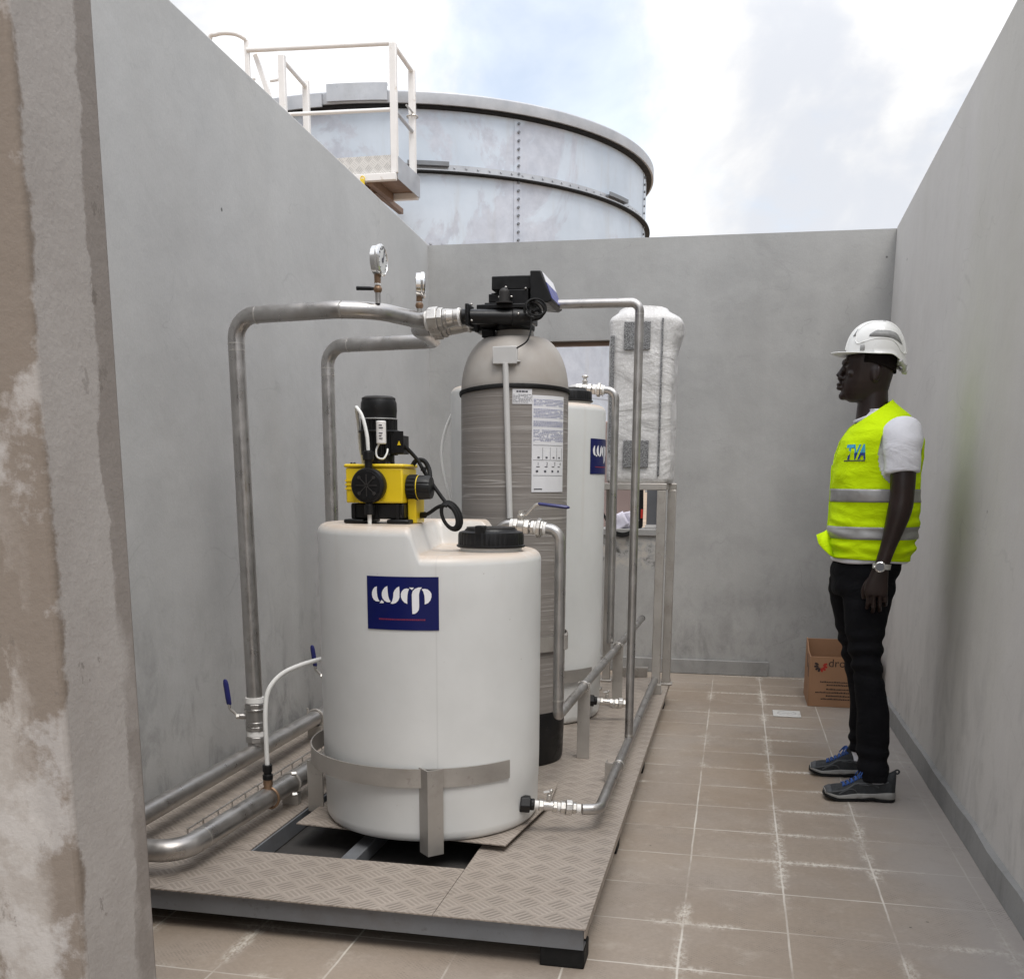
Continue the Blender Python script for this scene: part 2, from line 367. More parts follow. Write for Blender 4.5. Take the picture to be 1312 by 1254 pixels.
def smooth_path(pts, n=8):
    pts = [V(p) for p in pts]; P = [pts[0]]+pts+[pts[-1]]; out = []
    for i in range(1, len(P)-2):
        a, b, c, d = P[i-1], P[i], P[i+1], P[i+2]
        for k in range(n):
            t = k/n
            out.append(.5*((2*b)+(c-a)*t+(2*a-5*b+4*c-d)*t*t+(3*b-a-3*c+d)*t**3))
    out.append(pts[-1]); return out

class MB:
    def __init__(s): s.bm = bmesh.new()
    def face(s, vs):
        try: return s.bm.faces.new(vs)
        except ValueError: return None
    def ring(s, pts): return [s.bm.verts.new(p) for p in pts]
    def bridge(s, a, b):
        n = len(a)
        for i in range(n): s.face((a[i], a[(i+1) % n], b[(i+1) % n], b[i]))
    def loft(s, rings, cap=True):
        R = [s.ring(r) for r in rings]
        for a, b in zip(R, R[1:]): s.bridge(a, b)
        if cap: s.face(R[0][::-1]); s.face(R[-1])
        return s
    def box(s, x0, x1, y0, y1, z0, z1, mat=None):
        c = [V((x, y, z)) for z in (z0, z1) for y in (y0, y1) for x in (x0, x1)]
        if mat is not None:
            m = V(((x0+x1)/2, (y0+y1)/2, (z0+z1)/2)); c = [m+mat@(p-m) for p in c]
        v = s.ring(c)
        for f in ((0, 2, 3, 1), (4, 5, 7, 6), (0, 1, 5, 4), (2, 6, 7, 3), (0, 4, 6, 2), (1, 3, 7, 5)): s.face([v[i] for i in f])
        return s
    def cyl(s, p0, p1, r0, r1=None, n=24, cap=True):
        p0, p1 = V(p0), V(p1); r1 = r0 if r1 is None else r1; u, w, d = frame_from(p1-p0)
        return s.loft([[p+(u*math.cos(2*PI*i/n)+w*math.sin(2*PI*i/n))*r for i in range(n)] for p, r in ((p0, r0), (p1, r1))], cap)
    def lathe(s, prof, o=(0, 0, 0), d=(0, 0, 1), n=48, cap=True):
        o = V(o); u, w, d = frame_from(d)
        return s.loft([[o+d*h+(u*math.cos(2*PI*i/n)+w*math.sin(2*PI*i/n))*max(r, 1e-4) for i in range(n)] for r, h in prof], cap)
    def tube(s, pts, r, n=14, fil=0, cap=True, seg=8):
        if fil: pts = fillet(pts, fil, seg)
        pts = [V(p) for p in pts]; rings = []; u = None
        for i, p in enumerate(pts):
            t = (pts[min(i+1, len(pts)-1)]-pts[max(i-1, 0)]).normalized()
            if u is None: u = frame_from(t)[0]
            u = (u-t*u.dot(t)).normalized(); w = t.cross(u)
            rr = r[i] if isinstance(r, (list, tuple)) else r
            rings.append([p+(u*math.cos(2*PI*k/n)+w*math.sin(2*PI*k/n))*rr for k in range(n)])
        return s.loft(rings, cap)
    def torus(s, c, d, R, r, n=32, m=10, a0=0, a1=2*PI):
        u, w, d = frame_from(d); c = V(c); full = abs(a1-a0-2*PI) < 1e-6
        P = [c+(u*math.cos(a0+(a1-a0)*i/n)+w*math.sin(a0+(a1-a0)*i/n))*R for i in range(n if full else n+1)]
        if not full: return s.tube(P, r, m)
        rings = []
        for p in P:
            o = (p-c).normalized(); rings.append(s.ring([p+(o*math.cos(2*PI*k/m)+d*math.sin(2*PI*k/m))*r for k in range(m)]))
        for i in range(n): s.bridge(rings[i], rings[(i+1) % n])
        return s
    def ball(s, c, r, sc=(1, 1, 1), n=20, m=12, rot=None):
        c = V(c); rings = []
        for j in range(1, m):
            t = PI*j/m; rings.append([V((math.sin(t)*math.cos(2*PI*i/n)*sc[0], math.sin(t)*math.sin(2*PI*i/n)*sc[1], math.cos(t)*sc[2]))*r for i in range(n)])
        if rot is not None: rings = [[rot@p for p in q] for q in rings]
        return s.loft([[c+p for p in q] for q in rings])
    def prism(s, poly, o, u, w, depth):
        o, u, w = V(o), V(u), V(w); d = u.cross(w).normalized()*depth
        a = s.ring([o+u*x+w*y for x, y in poly]); b = s.ring([p.co+d for p in a])
        n = len(a)
        for i in range(n): s.face((a[i], a[(i+1) % n], b[(i+1) % n], b[i]))
        s.face(a[::-1]); s.face(b); return s
    def hexnut(s, p0, p1, r, n=6): return s.cyl(p0, p1, r, r, n)
    def addmesh(s, verts, faces):
        v = s.ring(verts)
        for f in faces: s.face([v[i] for i in f])
        return s

def wloc(o):
    p = V((0, 0, 0))
    while o: p += o.location; o = o.parent
    return p

EACH = set("support_post splice_plate deck_frame bracket tape_ring clamp_ring pipe_clamp weld_ring weld_seam screw head_bolt bolt rung underside_beam valve_cartridge port_flange base_rib cooling_slot tank_plate_runner opening_edge edging ring_splice fingernail inner_flap vent_slot overlay motor_fixing warning_mark cable_gland".split())
def islands(bm):
    """vertex sets of the separate pieces; pieces whose boxes touch count as one"""
    seen, out = set(), []
    for v in bm.verts:
        if v in seen: continue
        st, g = [v], []; seen.add(v)
        while st:
            q = st.pop(); g.append(q)
            for e in q.link_edges:
                o = e.other_vert(q)
                if o not in seen: seen.add(o); st.append(o)
        out.append(g)
    B = [[g, [min(v.co[i] for v in g)-.0015 for i in range(3)], [max(v.co[i] for v in g)+.0015 for i in range(3)]] for g in out]
    done = False
    while not done:
        done = True
        for i in range(len(B)):
            for j in range(i+1, len(B)):
                if all(B[i][1][k] <= B[j][2][k] and B[j][1][k] <= B[i][2][k] for k in range(3)):
                    a, b = B[i], B.pop(j); B[i] = [a[0]+b[0], [min(p, q) for p, q in zip(a[1], b[1])], [max(p, q) for p, q in zip(a[2], b[2])]]; done = False; break
            if not done: break
    return [b[0] for b in B]
def build(mb, name, mat, parent=None, loc=None, bevel=0, smooth=38, seg=2, solid=0):
    """link the collected mesh as one object; coordinates were given in world space"""
    if name in EACH and parent:
        gs = islands(mb.bm)
        if len(gs) > 1:
            for g in gs:
                m = MB(); ix = {v: m.bm.verts.new(v.co) for v in g}
                for f_ in {f_ for v in g for f_ in v.link_faces}: m.face([ix[v] for v in f_.verts])
                EACH.discard(name); o = build(m, name, mat, parent, loc, bevel, smooth, seg, solid); EACH.add(name)
            mb.bm.free(); return o
    bm = mb.bm; bmesh.ops.recalc_face_normals(bm, faces=bm.faces) if not solid else None
    base = wloc(parent) if parent else V(loc or (0, 0, 0))
    me = bpy.data.meshes.new(name)
    bmesh.ops.translate(bm, verts=bm.verts, vec=-base); bm.to_mesh(me); bm.free()
    o = bpy.data.objects.new(name, me); COL.objects.link(o)
    if parent: o.parent = parent
    else: o.location = base
    me.materials.append(M[mat] if isinstance(mat, str) else mat)
    if smooth:
        me.polygons.foreach_set('use_smooth', [True]*len(me.polygons)); me.set_sharp_from_angle(angle=math.radians(smooth))
    if solid:
        m = o.modifiers.new('thickness', 'SOLIDIFY'); m.thickness = solid; m.offset = 0
    if bevel:
        m = o.modifiers.new('edge', 'BEVEL'); m.width = bevel; m.segments = seg; m.limit_method = 'ANGLE'; m.angle_limit = math.radians(40)
    return o

def thing(name, label, cat, loc=(0, 0, 0), group=None):
    o = bpy.data.objects.new(name, None); COL.objects.link(o); o.location = loc; o.empty_display_size = .1
    return tag(o, label, cat, group)
def tag(o, label, cat, group=None, kind=None):
    o['label'] = label; o['category'] = cat
    if group: o['group'] = group
    if kind: o['kind'] = kind
    return o
def structure(o, label):
    o['kind'] = 'structure'; o['label'] = label; return o
def kids(o): return [c for c in bpy.data.objects if c.parent == o]
def dup(o, offset, label=None, parent=None):
    c = o.copy(); COL.objects.link(c)
    if parent: c.parent = parent
    else: c.location = o.location+V(offset)
    if label: c['label'] = label
    for k in kids(o): dup(k, None, None, c)
    return c

def text_geo(txt, size, depth=0.0, bold=0.0):
    cu = bpy.data.curves.new('lettering', 'FONT'); cu.body = txt; cu.size = size; cu.extrude = depth; cu.resolution_u = 3; cu.offset = bold
    ob = bpy.data.objects.new('lettering', cu); me = bpy.data.meshes.new_from_object(ob)
    vs = [v.co.copy() for v in me.vertices]; fs = [tuple(p.vertices) for p in me.polygons]
    bpy.data.objects.remove(ob); bpy.data.curves.remove(cu); bpy.data.meshes.remove(me); return vs, fs
def on_cyl(pts, c, R, a0, z0):
    """wrap flat (x right, y up) points on a vertical cylinder; a0 = angle of x=0"""
    out = []
    for p in pts:
        a = a0+p[0]/R; out.append(V((c[0]+R*math.cos(a), c[1]+R*math.sin(a), z0+p[1])))
    return out
def cyl_sheet(mb, c, R, a0, z0, w, h, n=12, t=.0012):
    """thin curved sheet, centre angle a0"""
    rows = []
    for r in (R, R+t):
        for y in (-h/2, h/2): rows.append(on_cyl([(-w/2+w*i/n, y) for i in range(n+1)], c, r, a0, z0))
    A = [mb.ring(q) for q in rows]
    for i in range(n):
        mb.face((A[0][i], A[1][i], A[1][i+1], A[0][i+1])); mb.face((A[2][i], A[2][i+1], A[3][i+1], A[3][i]))
        mb.face((A[0][i], A[0][i+1], A[2][i+1], A[2][i])); mb.face((A[1][i], A[3][i], A[3][i+1], A[1][i+1]))
    for i in (0, n): mb.face((A[0][i], A[2][i], A[3][i], A[1][i]))
    return mb
def tess(poly):
    from mathutils.geometry import tessellate_polygon
    return [V((x, y, 0)) for x, y in poly], tessellate_polygon([[V((x, y, 0)) for x, y in poly]])
def sstep(a, b, x):
    t = max(0, min(1, (x-a)/(b-a))); return t*t*(3-2*t)

# ---------------------------------------------------------------- the walled yard
g = MB(); g.face(g.ring([(-400, -400, -.12), (400, -400, -.12), (400, 400, -.12), (-400, 400, -.12)]))
structure(build(g, 'ground', 'ground', smooth=0), 'bare earth outside the yard')
f = MB(); f.box(-3.2, 1.1, -1.5, 7.1, -.1, 0)
structure(build(f, 'floor', 'tile', smooth=0), 'brown tiled floor with pale lime joints')

# left wall: top edge climbs towards the camera
w = MB(); w.prism([(1.31, 0), (7.12, 0), (7.12, 2.796), (1.31, 3.08)], (-2.073, 0, 0), (0, 1, 0), (0, 0, 1), -.2)
o = build(w, 'concrete_wall', 'wall_left', bevel=.006)
tag(o, 'long grey rendered wall on the left, behind the pipes', 'wall', 'rendered walls of the yard')
w = MB(); w.prism([(-1.5, 0), (6.93, 0), (6.93, 2.786), (-1.5, 3.19)], (.872, 0, 0), (0, 1, 0), (0, 0, 1), .2)
rw = build(w, 'concrete_wall', 'wall_right', bevel=.006)
tag(rw, 'warm grey rendered wall on the right with a low skirting, behind the man', 'wall', 'rendered walls of the yard')
k = MB()
n = 70; prof = []
for i in range(n+1):
    y = -1.5+i*(8.43)/n; j = mn.noise((y*3.1, 2, 5))*.006
    prof.append([(.851+j*.4, y, .001), (.853+j, y, .093+j), (.8719, y, .099+j), (.8719, y, .001)])
k.loft(prof); build(k, 'skirting', 'skirt', rw)

# back wall with its window opening  x -1.33..-.47, z .93..2.17
w = MB(); X0, X1, a, b, z0, z1 = -2.073, 1.08, -1.33, -.47, .915, 2.172
def wtop(x): return 2.797-(x+2.073)/2.945*.022
def cell(xa, xb, za, zb):
    w.prism([(xa, za[0]), (xb, za[1]), (xb, zb[1]), (xa, zb[0])], (0, 7.13, 0), (1, 0, 0), (0, 0, 1), .2)
cell(X0, a, (0, 0), (wtop(X0), wtop(a))); cell(b, X1, (0, 0), (wtop(b), wtop(X1)))
cell(a, b, (0, 0), (z0, z0)); cell(a, b, (z1, z1), (wtop(a), wtop(b)))
bw = build(w, 'concrete_wall', 'wall_back')
tag(bw, 'grey rendered wall at the far end with a window opening behind the wrapped cabinet', 'wall', 'rendered walls of the yard')
k = MB(); k.box(-2.07, .256, 6.907, 6.929, .001, .098); build(k, 'skirting', 'skirt', bw, bevel=.004)
k = MB(); k.box(a+.002, b-.002, 6.99, 7.05, 2.148, 2.1705); build(k, 'lintel', 'brown_paint', bw, bevel=.003)
k = MB(); k.box(a+.002, b-.002, 6.915, 7.16, .9155, .962); build(k, 'sill', 'skirt', bw, bevel=.006)

# front wall stub the camera looks past
w = MB(); w.prism([(-3.2, 0), (-.964, 0), (-.964, 3.6), (-3.2, 3.6)], (0, 1.512, 0), (1, 0, 0), (0, 0, 1), .196)
o = build(w, 'wall_stub', 'pillar', bevel=.008, seg=3)
tag(o, 'stained brown plaster wall end with flaking patches close to the camera', 'wall')

# things seen through the window
w = MB(); w.box(-1.01, -.735, 7.62, 7.95, -.12, 1.7); tag(build(w, 'rendered_pier', 'pink', bevel=.01), 'pink rendered pier outside the window opening', 'pier')
sh = thing('window_shutter', 'small dark grey metal shutter leaf with white edging in the window', 'shutter', (-.53, 7.06, .962))
w = MB(); w.box(-.592, -.472, 7.055, 7.07, .985, 1.25); build(w, 'leaf', 'grey_sheet', sh, bevel=.002)
w = MB(); w.box(-.60, -.471, 7.045, 7.08, .9635, .984); w.box(-.585, -.472, 7.045, 7.08, 1.2515, 1.268); w.box(-.605, -.5925, 7.045, 7.08, 1.20, 1.268)
build(w, 'edging', 'white_paint', sh, bevel=.002)
bp = thing('shoulder_bag', 'black bag with red trim on the window sill and its strap hanging in a loop', 'bag', (-.66, 7.0, .963))
w = MB()
w.loft([[( -.655+math.copysign(abs(math.cos(t))**.6, math.cos(t))*.042*sx, 7.03+math.copysign(abs(math.sin(t))**.6, math.sin(t))*.05, z) for t in [2*PI*i/20 for i in range(20)]]
        for z, sx in ((.963, .8), (.975, 1), (1.1, 1.02), (1.22, .95), (1.27, .7))])
build(w, 'pouch', 'blk_matt', bp)
w = MB(); w.box(-.624, -.611, 6.985, 6.99, 1.03, 1.09); build(w, 'trim', 'red', bp)
w = MB(); w.box(-.668, -.64, 6.972, 6.9785, 1.016, 1.022); build(w, 'stripe', 'paper', bp)
pts = smooth_path([(-.91, 6.98, 1.13), (-.865, 6.97, 1.04), (-.81, 6.90, .955), (-.74, 6.89, .922), (-.675, 6.90, .945), (-.645, 6.965, 1.02)], 8)
w = MB(); w.loft([[p+V((0, -.004, .016)), p+V((0, .004, .016)), p+V((0, .004, -.016)), p+V((0, -.004, -.016))] for p in pts]); build(w, 'strap', 'blk_matt', bp)
w = MB()
for j, (x, z, rz) in enumerate(((-.765, 1.02, .5), (-.735, 1.03, .2), (-.70, 1.0, -.3))):
    n = 7; vs = []; y0 = 6.935+.014*j
    for i in range(n+1):
        for q in range(n+1):
            u, v = (i/n-.5)*.11, (q/n-.5)*.10
            vs.append((x+u*math.cos(rz)-v*math.sin(rz), y0+mn.noise((u*30+j*5, v*30, 1))*.012, z+u*math.sin(rz)+v*math.cos(rz)-.012))
    w.addmesh(vs, [(i*(n+1)+q, (i+1)*(n+1)+q, (i+1)*(n+1)+q+1, i*(n+1)+q+1) for i in range(n) for q in range(n)])
tag(build(w, 'paper_sheets', 'lilac_paper', loc=(-.74, 6.96, .963), solid=.0008), 'crumpled white paper sheets lying in the black strap loop at the window', 'paper')

# ---------------------------------------------------------------- bolted steel reservoir beyond the wall
TC = V((-4.146, 13.304, 0)); TR = 2.90
def tang(x): return math.radians(x)
wt = thing('water_reservoir', 'huge round bolted galvanised tank standing beyond the far wall', 'water tank', (TC.x, TC.y, -.12))
w = MB(); w.lathe([(TR, -.12), (TR, 4.97), (TR-.02, 4.97), (TR-.02, 4.6)], TC, n=160, cap=False); build(w, 'shell', 'galv', wt)
w = MB(); w.lathe([(TR-.02, 4.885), (TR+.085, 4.885), (TR+.087, 4.892), (TR+.087, 4.985), (TR+.075, 5.0), (TR-.02, 5.0)], TC, n=160, cap=False); build(w, 'rim', 'galv_grey', wt, smooth=25)
w = MB(); w.lathe([(TR+.001, 4.884), (TR+.062, 4.884), (TR+.062, 4.87), (TR+.001, 4.86)], TC, n=160, cap=False); build(w, 'rim_shade_strip', 'blk_matt', wt, smooth=25)  # black strip added below the rim, painted-in shade of the gap there
w = MB(); w.lathe([(TR-.05, 4.9), (.05, 5.55)], TC, n=80, cap=False); build(w, 'roof', 'galv_grey', wt)
for z in (4.31, 2.93, 1.55):
    w = MB()
    w.lathe([(TR+.001, z+.052), (TR+.012, z+.052), (TR+.012, z), (TR+.055, z-.006), (TR+.055, z-.016), (TR+.001, z-.016)], TC, n=160, cap=False)
    for i in range(150):
        a = i*2*PI/150
        if math.sin(a) < .25: w.cyl(TC+V((math.cos(a)*(TR+.012), math.sin(a)*(TR+.012), z+.028)), TC+V((math.cos(a)*(TR+.026), math.sin(a)*(TR+.026), z+.028)), .011, n=6)
    sr = build(w, 'stiffener_ring', 'galv_grey', wt, smooth=25)
    w = MB(); w.lathe([(TR+.001, z-.017), (TR+.058, z-.017), (TR+.060, z-.030), (TR+.001, z-.036)], TC, n=160, cap=False); build(w, 'ring_shade_strip', 'blk_matt', sr, smooth=25)  # black strip stands in for the shadow beneath each stiffener ring
for z in (3.62, 2.24):
    w = MB(); w.lathe([(TR+.001, z+.05), (TR+.005, z+.05), (TR+.005, z-.05), (TR+.001, z-.05)], TC, n=160, cap=False)
    for i in range(150):
        a = i*2*PI/150
        if math.sin(a) < .25: w.cyl(TC+V((math.cos(a)*(TR+.005), math.sin(a)*(TR+.005), z)), TC+V((math.cos(a)*(TR+.02), math.sin(a)*(TR+.02), z)), .013, n=6)
    build(w, 'lap_joint', 'galv', wt, smooth=25)
for ang in (-51.3-48.5*2, -51.3-48.5, -51.3, -2.8):
    a = math.radians(ang); u = V((-math.sin(a), math.cos(a), 0)); r = V((math.cos(a), math.sin(a), 0))
    w = MB(); q = [TC+r*(TR+e)+u*t_ for t_, e in ((-.05, .001), (-.05, .004), (.045, .004), (.045, .001))]; w.loft([[p+V((0, 0, z)) for p in q] for z in (.2, 4.86)]); lj = build(w, 'lap_joint', 'galv', wt, smooth=25)
    b0 = None; w = MB()
    for zb in range(2, 62):
        p = TC+r*(TR+.005)+V((0, 0, zb*.079))
        if zb*.079 < 3.2 or ang < -60: w.cyl(p, p+r*.016, .0135, n=6); continue      # hidden by the wall
        if b0 is None:
            m = MB(); m.cyl(p, p+r*.016, .0135, n=6); b0 = build(m, 'bolt', 'frame', lj, smooth=25); zr_ = zb*.079
        else: c = b0.copy(); COL.objects.link(c); c.parent = lj; c.location.z += zb*.079-zr_
    o = build(w, 'bolt_row', 'frame', lj, smooth=25); o['kind'] = 'stuff'
w = MB()   # splice plates on the rim beside the platform
for a0, a1, za, zb, e in ((-89, -77.5, 4.90, 5.055, .095), (-101, -90, 4.86, 4.98, .09)):
    pts = []
    for i in range(9):
        a = math.radians(a0+(a1-a0)*i/8); c, s_ = math.cos(a), math.sin(a)
        pts.append([TC+V((c*(TR+q), s_*(TR+q), z)) for q, z in ((e, za), (e+.02, za), (e+.02, zb), (e-.04, zb+.004), (e-.04, zb-.012), (e, zb-.012))])
    w.loft(pts)
build(w, 'splice_plate', 'galv_grey', wt, smooth=25)
w = MB()
for ang in (-27, -74):
    pts = []
    for i in range(6):
        a = math.radians(ang+i*1.6); c, s_ = math.cos(a), math.sin(a)
        pts.append([TC+V((c*(TR+q), s_*(TR+q), z)) for q, z in ((.014, 4.335), (.07, 4.335), (.07, 4.375), (.06, 4.375), (.06, 4.347), (.014, 4.347))])
    w.loft(pts)
build(w, 'ring_splice', 'frame', wt, smooth=25)

# ---------------------------------------------------------------- access platform on the reservoir
ap = thing('access_platform', 'white railed access platform with pale checker toe board on the big tank', 'platform', (-3.62, 9.7, 3.89))
def sq(mb, p0, p1, s1, s2=None):
    s2 = s2 or s1; p0, p1 = V(p0), V(p1); d = (p1-p0).normalized()
    u = V((1, 0, 0)) if abs(d.x) < .7 else V((0, 1, 0)); u = (u-d*u.dot(d)).normalized(); v = d.cross(u)
    return mb.loft([[p+u*a*s1/2+v*b*s2/2 for a, b in ((-1, -1), (1, -1), (1, 1), (-1, 1))] for p in (p0, p1)])
XL_, XR_, YF, YR = -4.14, -3.10, 9.37, 9.97
w = MB(); w.box(XL_, XR_, YF-.012, YF-.006, 3.945, 4.10); build(w, 'toe_board', 'toeplate', ap)
w = MB(); w.box(XR_+.026, XR_+.032, YF, YR+.05, 3.90, 4.09); build(w, 'side_plate', 'galv_grey', ap)
w = MB(); w.box(XL_, XR_, YF, YR+.1, 3.945, 3.955); build(w, 'deck', 'toeplate', ap)
w = MB(); w.box(XL_, XR_+.02, YF-.05, YF, 3.885, 3.943); w.box(XL_, XR_+.02, YR, YR+.05, 3.885, 3.943)
build(w, 'deck_frame', 'white_paint', ap, bevel=.004)
w = MB()
for x in (-3.9, -3.62, -3.34): w.box(x-.025, x+.025, YF+.002, YR-.002, 3.87, 3.94)
w.box(-4.1, -3.12, YF+.01, YR-.01, 3.9405, 3.9445); build(w, 'underside_beam', 'brown_paint', ap, bevel=.003)
w = MB()
for x in (-3.98, -3.40): sq(w, (x, YF+.1, 3.87), (x-.05, 10.42, 3.45), .05); sq(w, (x, YF+.3, 3.9), (x, 10.45, 3.9), .05)
build(w, 'bracket', 'brown_paint', ap, bevel=.003)
for x, y, zt in ((XR_, YF, 5.0), (XR_-.02, YR, 5.0), (XL_, YF, 4.98), (XL_-.03, YR, 4.98)):
    w = MB(); sq(w, (x, y, 3.95), (x, y, zt), .062, .05); build(w, 'post', 'white_paint', ap, bevel=.006)
w = MB(); w.tube([(-4.47, YF, 5.045), (XR_, YF, 5.0)], .021, 12); build(w, 'top_rail', 'white_paint', ap)
w = MB(); w.tube([(XR_, YF, 4.99), (XR_-.02, YR, 4.99)], .021, 12); build(w, 'top_rail', 'white_paint', ap)
w = MB(); w.tube([(XL_, YF, 4.95), (XL_-.03, YR, 4.93)], .02, 12); build(w, 'top_rail', 'white_paint', ap)
w = MB(); w.tube([(XL_-.3, YF, 4.50), (XR_, YF, 4.47)], .017, 12); build(w, 'mid_rail', 'white_paint', ap)
w = MB(); w.tube([(XR_, YF, 4.47), (XR_-.02, YR, 4.47)], .017, 12); build(w, 'mid_rail', 'galv_grey', ap)
w = MB(); w.tube([(XR_+.02, YF+.3, 4.60), (XR_-.01, YR-.02, 4.63)], .009, 10); w.torus((XR_-.02, YR, 4.60), (0, 0, 1), .05, .008, 20, 8); build(w, 'latch', 'steel_b', ap)
w = MB(); w.box(-3.40, -3.365, YF-.075, YF-.052, 3.82, 3.90); w.torus((-3.383, YF-.063, 3.905), (0, 1, 0), .018, .005, 18, 8); build(w, 'padlock', 'yellow', ap, bevel=.004)
# ladder with its hoop, rising behind the left wall
ld = thing('caged_ladder', 'white ladder with curved safety hoop rising behind the left wall', 'ladder', (-4.55, 9.35, 2.0))
for x0, x1, z0_, z1_, y_ in ((-4.475, -4.475, 2.2, 5.13, YF+.01), (-4.04, -4.42, 3.9, 5.03, YF+.06)):
    w = MB(); sq(w, (x0, y_, z0_), (x1, y_, z1_), .045, .03); build(w, 'stile', 'white_paint', ld, bevel=.004)
w = MB(); w.tube([(-4.27, YF+.03, 4.79), (-4.14, YF+.01, 4.79)], .014, 8); build(w, 'brace', 'white_paint', ld)
w = MB(); w.tube(smooth_path([(-4.475, YF-.0, 5.135), (-4.56, YF-.06, 5.165), (-4.72, YF-.08, 5.165), (-4.80, YF-.06, 5.10), (-4.80, YF, 4.6)], 6), .02, 10); build(w, 'hoop', 'white_paint', ld)
w = MB()
for i in range(10): w.tube([(-4.80, YF, 2.3+.28*i), (-4.42, YF+.04, 2.3+.28*i)], .013, 8)
build(w, 'rung', 'white_paint', ld)
# ---------------------------------------------------------------- skid
ZD = .125
sk = thing('equipment_skid', 'low steel skid with dusty checker plate deck carrying the tanks', 'skid', (-1.15, 4.25, 0))
def channel(mb, p0, p1, z0, z1, out, fl=.045, t=.006):
    """C channel along p0-p1; out = unit vector the web faces"""
    p0, p1, out = V(p0), V(p1), V(out); h = V((0, 0, 1))
    prof = [(0, z0), (0, z1), (-fl, z1), (-fl, z1-t), (-t, z1-t), (-t, z0+t), (-fl, z0+t), (-fl, z0)]
    return mb.loft([[p+out*a+h*(z-p.z) for a, z in prof] for p in (p0, p1)])
SX0, SX1, SY0, SY1 = -1.98, -.338, 2.49, 6.06
w = MB()
channel(w, (SX0, SY0+.008, 0), (SX1-.004, SY0+.008, 0), .058, .1195, (0, -1, 0))
build(w, 'front_channel', 'frame', sk, smooth=25)
w = MB(); channel(w, (SX1-.012, SY0+.011, 0), (SX1-.012, SY1, 0), .058, .1195, (1, 0, 0)); build(w, 'side_channel', 'frame', sk, smooth=25)
w = MB(); channel(w, (SX0+.01, SY0+.011, 0), (SX0+.01, SY1, 0), .058, .1195, (-1, 0, 0)); build(w, 'side_channel', 'frame', sk, smooth=25)
for y in (3.74, 4.6, 5.5):
    w = MB(); channel(w, (SX0+.02, y, 0), (SX1-.03, y, 0), .058, .1185, (0, -1, 0)); build(w, 'cross_beam', 'frame', sk, smooth=25)
for x in (-1.14, -.72):
    w = MB(); w.box(x-.025, x+.025, 2.835, 3.70, .060, .108); build(w, 'cross_beam', 'frame', sk, bevel=.003)
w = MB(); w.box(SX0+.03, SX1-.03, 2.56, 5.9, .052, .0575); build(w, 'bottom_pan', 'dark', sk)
for x, y in ((-.40, 2.545), (-1.9, 2.545), (-.412, 3.42), (-.412, 4.45), (-.412, 5.8), (-1.9, 4.2), (-1.9, 5.8)):
    w = MB(); w.box(x-.06, x+.06, y-.04, y+.05, .0005, .0575); build(w, 'foot', 'blk_matt', sk, bevel=.004)
def plate(x0, x1, y0, y1, lip=None):
    w = MB(); w.box(x0, x1, y0, y1, .1212, ZD); 
    if lip: w.box(x1-.004, x1, y0+.002, y1, .098, .1211)
    return build(w, 'deck_plate', 'checker', sk)
plate(SX0, -.751, 2.483, 2.825); plate(-.749, SX1+.004, 2.483, 3.779, 1)
plate(SX0, -1.452, 2.827, 4.2); plate(SX0, -.98, 4.202, SY1); plate(-.978, SX1+.004, 3.781, SY1, 1); plate(-1.45, -.98, 3.70, 4.2)
w = MB(); w.box(-1.452, -1.445, 2.83, 3.69, .062, .120); w.box(-1.44, -.755, 2.824, 2.83, .062, .120); build(w, 'opening_edge', 'frame', sk)
w = MB(); w.prism([(-1.385, 3.035), (-.66, 2.985), (-.60, 3.44), (-.615, 3.70), (-1.37, 3.70)], (0, 0, .146), (1, 0, 0), (0, 1, 0), .004); build(w, 'tank_plate', 'checker', sk)
w = MB()
for x in (-1.25, -1.05, -.80, -.70): w.box(x-.025, x+.025, 3.08, 3.66, .1262, .1455)
build(w, 'tank_plate_runner', 'frame', sk)
w = MB(); channel(w, (-.645, 6.02, 0), (-.475, 6.05, 0), ZD+.001, ZD+.056, (0, -1, 0)); w.cyl((-.545, 6.026, ZD+.029), (-.545, 6.036, ZD+.029), .02, n=20)
build(w, 'lifting_channel', 'steel_flat', sk, smooth=25)

# ---------------------------------------------------------------- polyethylene tanks
LOGO = [[(318,240),(285,252),(258,283),(243,318),(241,352),(248,388),(270,420),(300,437),(330,440),(356,435),(338,412),(324,375),(318,330),(316,285)],
 [(352,460),(385,416),(417,445),(410,458)],
 [(470,230),(432,250),(405,285),(390,318),(388,355),(398,392),(425,425),(460,442),(490,444),(514,436),(494,405),(480,360),(474,300)],
 [(635,232),(600,250),(570,283),(554,318),(550,375),(535,425),(512,460),(545,462),(585,450),(618,420),(636,375),(638,300)],
 [(768,264),(735,256),(700,264),(672,290),(656,325),(657,372),(672,410),(702,442),(742,460),(740,415),(744,350),(752,300)],
 [(765,243),(832,244),(805,276)],
 [(936,240),(890,242),(845,260),(815,290),(802,330),(803,470),(806,592),(840,588),(870,568),(892,535),(898,490),(897,330),(912,275)],
 [(933,264),(970,258),(1010,266),(1042,292),(1060,325),(1060,365),(1046,408),(1018,444),(970,465),(972,415),(968,350),(955,300)]]
